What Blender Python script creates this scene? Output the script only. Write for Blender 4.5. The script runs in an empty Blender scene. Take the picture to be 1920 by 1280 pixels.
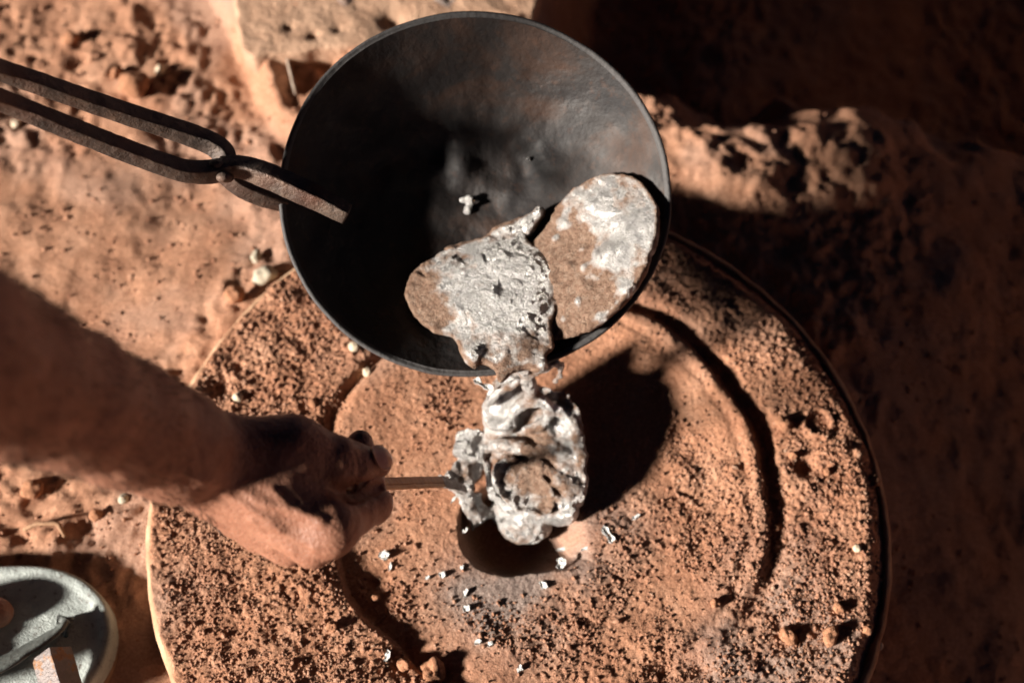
import bpy, math
import numpy as np
from mathutils import Vector

# ------------------------------------------------------------------ camera, world, sun, exposure
sc = bpy.context.scene
COL = sc.collection
rad = math.radians
TILT, DIST, TOP, FPX = rad(26), 1.067, 0.05, 2667.0      # lens tilt, distance to the mould, mould height, focal length in px of a 1920 frame
CAM = np.array([0, -DIST * math.sin(TILT), TOP + DIST * math.cos(TILT)])
FWD = np.array([0, math.sin(TILT), -math.cos(TILT)])
UPV = np.array([0, math.cos(TILT), math.sin(TILT)])
cam = bpy.data.cameras.new('camera')
cam.lens = FPX / 1920 * 36
cam.sensor_width = 36
cam.clip_start, cam.clip_end = 0.02, 100
cam.dof.use_dof = True
cam.dof.focus_distance = 0.90
cam.dof.aperture_fstop = 4.0
camo = bpy.data.objects.new('camera', cam)
camo.location = CAM
camo.rotation_euler = (TILT, 0, 0)
COL.objects.link(camo)
sc.camera = camo

SUN_EL, SUN_AZ = rad(20), rad(203)                       # the sun stands low at the left, a little below
L = np.array([math.cos(SUN_EL) * math.cos(SUN_AZ), math.cos(SUN_EL) * math.sin(SUN_AZ), math.sin(SUN_EL)])
world = bpy.data.worlds.new('World')
sc.world = world
world.use_nodes = True
wn = world.node_tree
sky = wn.nodes.new('ShaderNodeTexSky')
sky.sky_type = 'NISHITA'
sky.sun_disc = False
sky.sun_elevation = SUN_EL
sky.sun_rotation = math.atan2(L[0], L[1])
sky.air_density = 0.02
sky.dust_density = 0.0
bg = wn.nodes['Background']
bg.inputs['Strength'].default_value = 0.05
wn.links.new(sky.outputs[0], bg.inputs['Color'])
sun = bpy.data.lights.new('sun', 'SUN')
sun.energy = 5.0
sun.angle = rad(7.0)
sun.color = (1.0, 0.92, 0.82)
suno = bpy.data.objects.new('sun', sun)
suno.rotation_euler = Vector(-L).to_track_quat('-Z', 'Y').to_euler()
COL.objects.link(suno)
sc.view_settings.view_transform = 'Standard'
sc.view_settings.look = 'None'
sc.view_settings.gamma = 1
sc.view_settings.exposure = 1.42


# ------------------------------------------------------------------ small maths
def P(px, py, z):
    """Point of the plane at height z that the photograph shows at (px, py)."""
    d = FWD + (px - 960) / FPX * np.array([1., 0, 0]) - (py - 640) / FPX * UPV
    return CAM + d * ((z - CAM[2]) / d[2])


def sm(a, b, x):
    t = np.clip((x - a) / (b - a), 0, 1)
    return t * t * (3 - 2 * t)


def _h(ix, iy, iz, seed):
    with np.errstate(over='ignore'):
        h = (ix.astype(np.uint32) * np.uint32(374761393) + iy.astype(np.uint32) * np.uint32(668265263)
             + iz.astype(np.uint32) * np.uint32(2246822519) + np.uint32(seed * 3266489917 % 4294967296))
        h = (h ^ (h >> np.uint32(13))) * np.uint32(1274126177)
        h = (h ^ (h >> np.uint32(16))) * np.uint32(2654435761)
        h = h ^ (h >> np.uint32(15))
    return h.astype(np.float32) / np.float32(4294967296.)


def vn3(x, y, z, seed=0):
    x, y, z = (np.asarray(v, np.float32) for v in (x, y, z))
    x, y, z = np.broadcast_arrays(x, y, z)
    ix, iy, iz = (np.floor(v).astype(np.int64) for v in (x, y, z))
    fx, fy, fz = x - ix, y - iy, z - iz
    fx, fy, fz = (v * v * v * (v * (v * 6 - 15) + 10) for v in (fx, fy, fz))
    o = 0
    for dx in (0, 1):
        for dy in (0, 1):
            for dz in (0, 1):
                o = o + _h(ix + dx, iy + dy, iz + dz, seed) * ((fx if dx else 1 - fx) * (fy if dy else 1 - fy) * (fz if dz else 1 - fz))
    return o * 2 - 1


def vn2(x, y, seed=0):
    x, y = np.asarray(x, np.float32), np.asarray(y, np.float32)
    ix, iy = np.floor(x).astype(np.int64), np.floor(y).astype(np.int64)
    fx, fy = x - ix, y - iy
    fx, fy = (v * v * v * (v * (v * 6 - 15) + 10) for v in (fx, fy))
    z = np.zeros_like(ix)
    a, b = _h(ix, iy, z, seed), _h(ix + 1, iy, z, seed)
    c, d = _h(ix, iy + 1, z, seed), _h(ix + 1, iy + 1, z, seed)
    return ((a * (1 - fx) + b * fx) * (1 - fy) + (c * (1 - fx) + d * fx) * fy) * 2 - 1


def fb2(x, y, f, octs=4, seed=0, gain=.5):
    o, a, t = 0, 1., 0
    for k in range(octs):
        c, s = math.cos(.7 + 1.3 * k), math.sin(.7 + 1.3 * k)
        o = o + a * vn2((x * c - y * s) * f + 17.3 * k, (x * s + y * c) * f - 9.1 * k, seed + k)
        t += a
        a *= gain
        f *= 2.03
    return o / t * 1.4


def fb3(x, y, z, f, octs=4, seed=0, gain=.5):
    o, a, t = 0, 1., 0
    for k in range(octs):
        c, s = math.cos(.6 + 1.1 * k), math.sin(.6 + 1.1 * k)
        X, Y = x * c - y * s, x * s + y * c
        Y, Z = Y * c - z * s, Y * s + z * c
        o = o + a * vn3(X * f + 5.3 * k, Y * f - 3.1 * k, Z * f + 7.7 * k, seed + k)
        t += a
        a *= gain
        f *= 2.03
    return o / t * 1.4


def cells(x, y, f, seed=0):
    """Rounded crumbs: 1 at a crumb's middle, falling to 0 between crumbs."""
    x, y = np.asarray(x * f, np.float32), np.asarray(y * f, np.float32)
    ix, iy = np.floor(x).astype(np.int64), np.floor(y).astype(np.int64)
    z = np.zeros_like(ix)
    best = np.zeros_like(x)
    for dx in (-1, 0, 1):
        for dy in (-1, 0, 1):
            cx, cy = ix + dx, iy + dy
            jx, jy = cx + _h(cx, cy, z, seed), cy + _h(cx, cy, z, seed + 1)
            r = .35 + .5 * _h(cx, cy, z, seed + 2)
            d2 = ((x - jx) ** 2 + (y - jy) ** 2) / (r * r)
            best = np.maximum(best, r * np.sqrt(np.clip(1 - d2, 0, 1)))
    return best


# ------------------------------------------------------------------ objects
def tag(o, label=None, cat=None, group=None, kind=None):
    for k, v in (('label', label), ('category', cat), ('group', group), ('kind', kind)):
        if v:
            o[k] = v
    return o


def empty(name, loc, label, cat, group=None):
    o = bpy.data.objects.new(name, None)
    o.empty_display_size = .02
    o.location = loc
    COL.objects.link(o)
    return tag(o, label, cat, group)


def mesh(name, V, F, mat, parent=None, smooth=True):
    """One mesh object from world points V and equal-length faces F; a child keeps its place under its thing."""
    V = np.asarray(V, np.float32).reshape(-1, 3)
    F = np.asarray(F, np.int32)
    org = np.array(parent.location) if parent is not None else V.mean(0)
    if parent is None:
        org = org.copy()
        org[2] = V[:, 2].min()
    me = bpy.data.meshes.new(name)
    n = F.shape[1]
    me.vertices.add(len(V))
    me.vertices.foreach_set('co', (V - org).astype(np.float32).ravel())
    me.loops.add(F.size)
    me.loops.foreach_set('vertex_index', F.ravel())
    me.polygons.add(len(F))
    me.polygons.foreach_set('loop_start', np.arange(0, F.size, n, dtype=np.int32))
    me.polygons.foreach_set('use_smooth', np.full(len(F), smooth, bool))
    me.update(calc_edges=True)
    me.validate()
    me.materials.append(mat)
    o = bpy.data.objects.new(name, me)
    COL.objects.link(o)
    if parent is not None:
        o.parent = parent
    else:
        o.location = org
    return o


def nets(F, org, h):
    """Surface of the zero level of the grid F (negative inside) as smoothed quads."""
    s = F < 0
    nx, ny, nz = F.shape
    cs = np.zeros((nx - 1, ny - 1, nz - 1), np.int8)
    for a in (0, 1):
        for b in (0, 1):
            for c in (0, 1):
                cs += s[a:nx - 1 + a, b:ny - 1 + b, c:nz - 1 + c]
    act = (cs > 0) & (cs < 8)
    ii = np.argwhere(act)
    idx = np.full(act.shape, -1, np.int32)
    idx[act] = np.arange(len(ii))
    acc = np.zeros((len(ii), 3), np.float32)
    cnt = np.zeros(len(ii), np.float32)
    cor = np.array([(a, b, c) for a in (0, 1) for b in (0, 1) for c in (0, 1)])
    val = {tuple(c): F[ii[:, 0] + c[0], ii[:, 1] + c[1], ii[:, 2] + c[2]] for c in cor}
    for c in cor:
        for ax in range(3):
            if c[ax] == 0:
                d = c.copy()
                d[ax] = 1
                a, b = val[tuple(c)], val[tuple(d)]
                m = (a < 0) != (b < 0)
                t = np.where(m, a / np.where(m, a - b, 1), 0)
                p = np.repeat(c[None].astype(np.float32), len(ii), 0)
                p[:, ax] += t
                acc[m] += p[m]
                cnt[m] += 1
    V = (ii + acc / cnt[:, None]) * h + np.asarray(org)
    Q = []
    for ax in range(3):
        sl0, sl1 = [slice(None)] * 3, [slice(None)] * 3
        sl0[ax], sl1[ax] = slice(0, -1), slice(1, None)
        a, b = s[tuple(sl0)], s[tuple(sl1)]
        e = np.argwhere(a != b)
        u, v = [(1, 2), (2, 0), (0, 1)][ax]
        e = e[(e[:, u] > 0) & (e[:, v] > 0) & (e[:, u] < F.shape[u] - 1) & (e[:, v] < F.shape[v] - 1)]
        ins = a[tuple(e.T)]
        q = []
        for du, dv in ((-1, -1), (0, -1), (0, 0), (-1, 0)):
            g = e.copy()
            g[:, u] += du
            g[:, v] += dv
            q.append(idx[tuple(g.T)])
        q = np.stack(q, 1)
        q[~ins] = q[~ins][:, ::-1]
        Q.append(q)
    Q = np.concatenate(Q)
    return V, Q[(Q >= 0).all(1)]


def relax(V, Q, n=2, w=.5):
    a = np.concatenate([Q[:, i] for i in range(4)] + [Q[:, (i + 1) % 4] for i in range(4)])
    b = np.concatenate([Q[:, (i + 1) % 4] for i in range(4)] + [Q[:, i] for i in range(4)])
    deg = np.bincount(a, minlength=len(V)).astype(float)[:, None]
    for _ in range(n):
        S = np.stack([np.bincount(a, V[b, k], len(V)) for k in range(3)], 1)
        V = V + w * (S / np.maximum(deg, 1) - V)
    return V


def vnormals(V, Q):
    n = np.cross(V[Q[:, 2]] - V[Q[:, 0]], V[Q[:, 3]] - V[Q[:, 1]])
    N = np.zeros_like(V)
    for i in range(4):
        for k in range(3):
            N[:, k] += np.bincount(Q[:, i], n[:, k], len(V))
    return N / np.maximum(np.linalg.norm(N, axis=1, keepdims=True), 1e-12)


class Field:
    """A block of space holding a smooth union of bodies."""

    def __init__(s, lo, hi, h):
        s.lo, s.h = np.array(lo, float), h
        n = np.ceil((np.array(hi) - s.lo) / h).astype(int) + 1
        s.ax = [(s.lo[i] + h * np.arange(n[i])).astype(np.float32) for i in range(3)]
        s.F = np.full(n, .05, np.float32)

    def part(s, lo, hi):
        i0 = [max(0, int((lo[i] - s.lo[i]) / s.h)) for i in range(3)]
        i1 = [min(s.F.shape[i], int((hi[i] - s.lo[i]) / s.h) + 2) for i in range(3)]
        sl = tuple(slice(a, max(a + 1, b)) for a, b in zip(i0, i1))
        X = s.ax[0][sl[0]][:, None, None]
        Y = s.ax[1][sl[1]][None, :, None]
        Z = s.ax[2][sl[2]][None, None, :]
        return sl, X, Y, Z

    def add(s, sl, d, k):
        A = s.F[sl]
        hh = np.clip(.5 + .5 * (A - d) / k, 0, 1)
        s.F[sl] = A * (1 - hh) + d * hh - k * hh * (1 - hh)

    def cut(s, sl, d, k):
        A = s.F[sl]
        hh = np.clip(.5 - .5 * (A + d) / k, 0, 1)
        s.F[sl] = A * (1 - hh) - d * hh + k * hh * (1 - hh)

    def cap(s, a, b, ra, rb, k=.006, cut=False):
        a, b = np.array(a, float), np.array(b, float)
        m = max(ra, rb) + 2.5 * k + 2 * s.h
        sl, X, Y, Z = s.part(np.minimum(a, b) - m, np.maximum(a, b) + m)
        d = b - a
        t = np.clip(((X - a[0]) * d[0] + (Y - a[1]) * d[1] + (Z - a[2]) * d[2]) / max(d @ d, 1e-12), 0, 1)
        D = np.sqrt((X - a[0] - t * d[0]) ** 2 + (Y - a[1] - t * d[1]) ** 2 + (Z - a[2] - t * d[2]) ** 2) - (ra + (rb - ra) * t)
        (s.cut if cut else s.add)(sl, D.astype(np.float32), k)

    def ell(s, c, r, R=None, k=.006, cut=False):
        c, r = np.array(c, float), np.array(r, float)
        m = r.max() + 2.5 * k + 2 * s.h
        sl, X, Y, Z = s.part(c - m, c + m)
        x, y, z = X - c[0], Y - c[1], Z - c[2]
        if R is not None:
            x, y, z = (R[i][0] * x + R[i][1] * y + R[i][2] * z for i in range(3))
        q = np.sqrt((x / r[0]) ** 2 + (y / r[1]) ** 2 + (z / r[2]) ** 2)
        q2 = np.sqrt((x / r[0] ** 2) ** 2 + (y / r[1] ** 2) ** 2 + (z / r[2] ** 2) ** 2)
        D = q * (q - 1) / np.maximum(q2, 1e-6)
        D = np.where(q < 1e-3, -r.min(), D)
        (s.cut if cut else s.add)(sl, D.astype(np.float32), k)

    def surf(s, n=2):
        V, Q = nets(s.F, s.lo, s.h)
        return relax(V, Q, n), Q


def polydist(x, y, poly):
    """Signed distance (negative inside) from points to a closed outline."""
    p = np.asarray(poly, np.float32)
    d = np.full(np.broadcast(x, y).shape, 9e9, np.float32)
    ins = np.zeros(d.shape, bool)
    for (ax, ay), (bx, by) in zip(p, np.roll(p, -1, 0)):
        ex, ey = bx - ax, by - ay
        t = np.clip(((x - ax) * ex + (y - ay) * ey) / max(ex * ex + ey * ey, 1e-12), 0, 1)
        d = np.minimum(d, (x - ax - t * ex) ** 2 + (y - ay - t * ey) ** 2)
        ins ^= ((ay > y) != (by > y)) & (x < (bx - ax) * (y - ay) / (by - ay + 1e-12) + ax)
    d = np.sqrt(d)
    return np.where(ins, -d, d)


def spline(pts, n):
    p = np.asarray(pts, float)
    p = np.vstack([2 * p[0] - p[1], p, 2 * p[-1] - p[-2]])
    out = []
    for i in range(1, len(p) - 2):
        for t in np.linspace(0, 1, n, endpoint=False):
            a, b, c, d = p[i - 1:i + 3]
            out.append(.5 * (2 * b + (c - a) * t + (2 * a - 5 * b + 4 * c - d) * t * t + (3 * b - a - 3 * c + d) * t ** 3))
    out.append(p[-2])
    return np.array(out)


def sweep(path, half_a, half_b, side, corner=.25, m=5, rough=0., seed=1):
    """Rounded rectangular bar along a path; half_a across `side`, half_b across the other way (arrays or numbers)."""
    path = np.asarray(path, float)
    n = len(path)
    T = np.gradient(path, axis=0)
    T /= np.linalg.norm(T, axis=1, keepdims=True)
    S = np.asarray(side, float) - (T @ np.asarray(side, float))[:, None] * T
    S /= np.linalg.norm(S, axis=1, keepdims=True)
    U = np.cross(T, S)
    ha, hb = np.broadcast_to(half_a, n), np.broadcast_to(half_b, n)
    sec = []
    for k, (sx, sy) in enumerate(((1, 1), (-1, 1), (-1, -1), (1, -1))):
        for a in np.linspace(k * math.pi / 2, (k + 1) * math.pi / 2, m):
            sec.append((sx * (1 - corner) + corner * math.cos(a), sy * (1 - corner) + corner * math.sin(a)))
    sec = np.array(sec)
    R = len(sec)
    V = path[:, None] + S[:, None] * (ha[:, None] * sec[:, 0])[..., None] + U[:, None] * (hb[:, None] * sec[:, 1])[..., None]
    V = V.reshape(-1, 3)
    F = []
    i, j = np.meshgrid(np.arange(n - 1), np.arange(R), indexing='ij')
    a, b = i * R + j, i * R + (j + 1) % R
    F = np.stack([a, b, b + R, a + R], -1).reshape(-1, 4)
    caps = []
    for row in (0, n - 1):
        c = len(V)
        V = np.vstack([V, path[row]])
        for q in range(0, R, 1):
            q2, q3 = row * R + q, row * R + (q + 1) % R
            caps.append((c, q3, q2, c) if row == 0 else (c, q2, q3, c))
    V0 = V.copy()
    if rough:
        V = V + rough * np.stack([fb3(V0[:, 0], V0[:, 1], V0[:, 2], 160, 3, seed + 9 * k) for k in range(3)], 1)
    tri = np.array([(c[0], c[1], c[2]) for c in caps])
    quad = F
    # caps become thin quads by splitting nothing: keep one face size by doubling the quads into triangles
    T3 = np.concatenate([quad[:, [0, 1, 2]], quad[:, [0, 2, 3]], tri])
    return V, T3


# ------------------------------------------------------------------ materials
def mat_new(name):
    m = bpy.data.materials.new(name)
    m.use_nodes = True
    nt = m.node_tree
    return m, nt, nt.nodes['Principled BSDF']


def nd(nt, typ, **kw):
    n = nt.nodes.new(typ)
    for k, v in kw.items():
        if k in n.inputs:
            n.inputs[k].default_value = v
        else:
            setattr(n, k, v)
    return n


def noise(nt, scale, detail=4, rough=.55, vec=None, dist=0):
    n = nd(nt, 'ShaderNodeTexNoise', Scale=scale, Detail=detail, Roughness=rough, Distortion=dist)
    if vec is None:
        vec = geo_pos(nt)
    nt.links.new(vec, n.inputs['Vector'])
    return n.outputs['Fac']


def geo_pos(nt):
    for n in nt.nodes:
        if n.type == 'TEX_COORD':
            return n.outputs['Object']
    return nt.nodes.new('ShaderNodeTexCoord').outputs['Object']


def ramp(nt, fac, stops):
    r = nt.nodes.new('ShaderNodeValToRGB')
    e = r.color_ramp.elements
    while len(e) < len(stops):
        e.new(.5)
    for el, (p, c) in zip(e, stops):
        el.position = p
        el.color = (*c, 1) if len(c) == 3 else c
    nt.links.new(fac, r.inputs['Fac'])
    return r.outputs['Color']


def mixc(nt, fac, a, b, mode='MIX'):
    m = nt.nodes.new('ShaderNodeMix')
    m.data_type = 'RGBA'
    m.blend_type = mode
    for s, v in ((0, fac), (6, a), (7, b)):
        if isinstance(v, (int, float)):
            m.inputs[s].default_value = v
        elif isinstance(v, tuple):
            m.inputs[s].default_value = (*v, 1)
        else:
            nt.links.new(v, m.inputs[s])
    return m.outputs[2]


def bump(nt, bsdf, heights):
    prev = None
    for fac, dist in heights:
        b = nd(nt, 'ShaderNodeBump', Strength=1.0, Distance=dist)
        nt.links.new(fac, b.inputs['Height'])
        if prev is not None:
            nt.links.new(prev, b.inputs['Normal'])
        prev = b.outputs['Normal']
    nt.links.new(prev, bsdf.inputs['Normal'])


def attr(nt, name):
    a = nt.nodes.new('ShaderNodeAttribute')
    a.attribute_name = name
    return a.outputs['Fac']


def soil_material(name, dark, mid, light, ash=False, perisland=False, fine=1.0):
    m, nt, b = mat_new(name)
    c = ramp(nt, noise(nt, 26, 6, .65), [(.28, dark), (.5, mid), (.74, light)])
    c = mixc(nt, .45, c, ramp(nt, noise(nt, 420, 3, .7), [(.3, tuple(v * .6 for v in mid)), (.52, mid), (.75, tuple(min(1, v * 1.5) for v in light))]))
    if ash:
        g = ramp(nt, noise(nt, 650, 2, .6), [(.3, (.17, .125, .11)), (.7, (.42, .34, .30))])
        c = mixc(nt, attr(nt, 'ash'), c, g)
    if perisland:
        gi = nt.nodes.new('ShaderNodeNewGeometry')
        v = ramp(nt, gi.outputs['Random Per Island'], [(0, (.55, .5, .5)), (.6, (1, 1, 1)), (1, (1.0, 1.0, 1.0))])
        c = mixc(nt, .8, c, v, 'MULTIPLY')
        w = ramp(nt, gi.outputs['Random Per Island'], [(.9, (0, 0, 0)), (1, (.55, .55, .55))])
        c = mixc(nt, w, c, (.46, .33, .24))
    nt.links.new(c, b.inputs['Base Color'])
    b.inputs['Roughness'].default_value = .95
    b.inputs['Specular IOR Level'].default_value = .15
    bump(nt, b, [(noise(nt, 300, 5, .7), .0022 * fine), (noise(nt, 900, 3, .7), .0012 * fine)])
    return m


M_SOIL = soil_material('soil_mould', (.345, .14, .078), (.48, .234, .138), (.58, .34, .23), ash=True)
M_GROUND = soil_material('soil_ground', (.33, .14, .08), (.46, .236, .145), (.57, .34, .235), ash=True)
M_CRUMB = soil_material('soil_crumb', (.35, .155, .09), (.475, .245, .155), (.58, .35, .245), perisland=True)
M_CLOD = soil_material('soil_clod', (.36, .16, .085), (.46, .22, .125), (.55, .30, .19))


def plain(name, col, rough, metal=0., var=.25, scale=60, bumps=((200, .001),), col2=None, spec=.5):
    m, nt, b = mat_new(name)
    c2 = col2 or tuple(v * (1 - var) for v in col)
    c = ramp(nt, noise(nt, scale, 6, .65), [(.3, c2), (.65, col)])
    nt.links.new(c, b.inputs['Base Color'])
    b.inputs['Roughness'].default_value = rough
    b.inputs['Metallic'].default_value = metal
    b.inputs['Specular IOR Level'].default_value = spec
    if bumps:
        bump(nt, b, [(noise(nt, s, 4, .6), d) for s, d in bumps])
    return m


M_RIMCLAY = plain('pale_dry_clay', (.50, .33, .21), .9, col2=(.27, .13, .07), scale=38, spec=.2)
M_CONCRETE = plain('dusty_concrete', (.47, .30, .205), .95, col2=(.34, .20, .13), scale=45, bumps=((90, .004), (400, .0018)), spec=.2)
M_STICK = plain('tan_stick', (.40, .20, .085), .6, col2=(.25, .11, .045), scale=150)
M_STICK2 = plain('pale_stick', (.55, .32, .15), .6, col2=(.40, .20, .09), scale=150)
M_PEBBLE = plain('cream_pebble', (.62, .50, .36), .7, var=.2, scale=200)
M_LUMP = plain('pale_lime_lump', (.48, .42, .32), .9, var=.3, scale=80)
M_TWIG = plain('dry_twig', (.36, .20, .11), .8, scale=120)
M_NAIL = plain('nail', (.55, .29, .20), .3, col2=(.42, .20, .13), scale=180, bumps=((300, .0002),))
M_TRAY = plain('buried_tray', (.42, .33, .26), .7, col2=(.28, .2, .15))


def iron_material():
    m, nt, b = mat_new('sooty_iron')
    n1 = noise(nt, 14, 6, .62, dist=.6)
    c = ramp(nt, n1, [(.32, (.010, .009, .010)), (.5, (.018, .014, .013)), (.62, (.040, .021, .014)), (.74, (.024, .021, .021))])
    c = mixc(nt, ramp(nt, noise(nt, 150, 4, .7), [(.55, (0, 0, 0)), (.75, (.5, .5, .5))]), c, (.07, .032, .018))
    nt.links.new(c, b.inputs['Base Color'])
    nt.links.new(ramp(nt, noise(nt, 30, 4), [(.3, (.55,) * 3), (.7, (.8,) * 3)]), b.inputs['Roughness'])
    b.inputs['Specular IOR Level'].default_value = .4
    b.inputs['Metallic'].default_value = .08
    bump(nt, b, [(noise(nt, 30, 3, .55), .003), (noise(nt, 260, 4, .65), .0006)])
    return m


M_IRON = iron_material()
M_LIP = plain('sunlit_iron_lip', (.05, .048, .048), .7, metal=.15, col2=(.05, .045, .045), scale=70, bumps=((200, .001),))  # paler than the shell: the sunlit edge of the lip is painted in


def tong_material():
    m, nt, b = mat_new('forged_tong_iron')
    c = ramp(nt, noise(nt, 60, 6, .7), [(.3, (.03, .023, .02)), (.5, (.075, .054, .044)), (.7, (.14, .095, .07))])
    c = mixc(nt, ramp(nt, noise(nt, 22, 4), [(.5, (0, 0, 0)), (.7, (.6, .6, .6))]), c, (.13, .05, .028))
    nt.links.new(c, b.inputs['Base Color'])
    b.inputs['Metallic'].default_value = .35
    b.inputs['Roughness'].default_value = .55
    bump(nt, b, [(noise(nt, 90, 4, .6), .002), (noise(nt, 500, 4, .65), .0008)])
    return m


M_TONG = tong_material()


def crust_material():
    m, nt, b = mat_new('aluminium_crust')
    k = attr(nt, 'dust')
    n = nt.nodes.new('ShaderNodeMath')
    n.operation = 'ADD'
    nt.links.new(k, n.inputs[0])
    s = nt.nodes.new('ShaderNodeMath')
    s.operation = 'MULTIPLY_ADD'
    s.inputs[1].default_value = 1.1
    s.inputs[2].default_value = -.55
    nt.links.new(noise(nt, 170, 6, .7), s.inputs[0])
    nt.links.new(s.outputs[0], n.inputs[1])
    f = ramp(nt, n.outputs[0], [(.22, (.06, .06, .06)), (.78, (1, 1, 1))])          # 0 bare metal, 1 brown dust
    br = ramp(nt, noise(nt, 260, 5, .7), [(.3, (.17, .085, .05)), (.5, (.33, .20, .135)), (.72, (.46, .33, .25))])
    wh = ramp(nt, noise(nt, 110, 5, .75), [(.47, (0, 0, 0)), (.66, (1, 1, 1))])       # white oxide bloom on the bare metal, also painting in its glints
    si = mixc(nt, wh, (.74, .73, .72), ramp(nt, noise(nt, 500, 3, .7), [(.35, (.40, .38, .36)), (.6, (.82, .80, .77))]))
    nt.links.new(mixc(nt, f, si, br), b.inputs['Base Color'])
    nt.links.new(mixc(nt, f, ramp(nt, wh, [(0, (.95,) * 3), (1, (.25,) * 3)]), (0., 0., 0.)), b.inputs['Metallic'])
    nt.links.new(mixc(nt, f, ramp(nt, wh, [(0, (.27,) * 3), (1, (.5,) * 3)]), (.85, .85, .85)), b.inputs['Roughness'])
    bump(nt, b, [(wh, .0012), (f, -.0008), (noise(nt, 260, 5, .75, dist=1.4), .006), (noise(nt, 800, 3, .7), .002)])
    return m


M_CRUST = crust_material()
M_FLAKE = plain('aluminium_flake', (.62, .61, .59), .5, metal=.1, var=.3, scale=260, bumps=((300, .002),))


def skin_material():
    m, nt, b = mat_new('brown_skin')
    c = ramp(nt, noise(nt, 28, 5, .6), [(.3, (.22, .09, .053)), (.55, (.31, .14, .086)), (.75, (.39, .19, .125))])
    c = mixc(nt, .35, c, ramp(nt, noise(nt, 240, 4, .6), [(.35, (.18, .07, .042)), (.65, (.36, .18, .12))]))
    nt.links.new(c, b.inputs['Base Color'])
    b.inputs['Roughness'].default_value = .5
    b.inputs['Specular IOR Level'].default_value = .4
    b.inputs['Subsurface Weight'].default_value = .12
    b.inputs['Subsurface Radius'].default_value = (1., .35, .2)
    b.inputs['Subsurface Scale'].default_value = .004
    v = nd(nt, 'ShaderNodeTexVoronoi', Scale=420.)
    nt.links.new(geo_pos(nt), v.inputs['Vector'])
    bump(nt, b, [(noise(nt, 60, 5, .6), .0016), (v.outputs['Distance'], .00025), (noise(nt, 600, 3, .6), .0006)])
    return m


M_SKIN = skin_material()
M_HAIR = plain('dark_body_hair', (.06, .035, .025), .5, bumps=())


def sandal_material():
    m, nt, b = mat_new('worn_rubber')
    c = ramp(nt, noise(nt, 40, 6, .65), [(.3, (.23, .26, .25)), (.6, (.40, .44, .42))])
    d = ramp(nt, noise(nt, 190, 5, .75), [(.57, (0, 0, 0)), (.68, (.9, .9, .9))])
    c = mixc(nt, d, c, (.08, .055, .045))
    nt.links.new(c, b.inputs['Base Color'])
    b.inputs['Roughness'].default_value = .6
    bump(nt, b, [(noise(nt, 200, 4, .6), .001), (noise(nt, 800, 3, .6), .0005)])
    return m


M_SANDAL = sandal_material()
M_STRAP = plain('shaded_rubber_strap', (.13, .145, .135), .6, col2=(.07, .075, .07), scale=120)  # darker than the footbed: the strap's shaded face is put into the colour
M_SOLE = plain('dirty_sole_edge', (.26, .15, .09), .8, col2=(.17, .09, .05), scale=80)


def rust_material():
    m, nt, b = mat_new('rusty_bar')
    f = noise(nt, 70, 6, .7)
    c = ramp(nt, f, [(.40, (.13, .11, .105)), (.52, (.16, .135, .13)), (.58, (.21, .09, .025)), (.72, (.10, .04, .015))])
    nt.links.new(c, b.inputs['Base Color'])
    nt.links.new(ramp(nt, f, [(.5, (.5,) * 3), (.6, (0,) * 3)]), b.inputs['Metallic'])
    b.inputs['Roughness'].default_value = .55
    bump(nt, b, [(f, .002), (noise(nt, 600, 3), .0006)])
    return m


M_RUST = rust_material()

# ------------------------------------------------------------------ the lie of the land
MC = np.array([.006, -.134])                       # middle of the round mould
MR = .265
PC = P(1030, 905, TOP)[:2]                         # middle of its inner plate
PR = .157
HC = P(972, 985, TOP)[:2]                          # middle of the pouring hole


def bumpat(x, y, px, py, r, z=0.):
    c = P(px, py, z)
    return np.exp(-((x - c[0]) ** 2 + (y - c[1]) ** 2) / (r * r))


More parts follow.
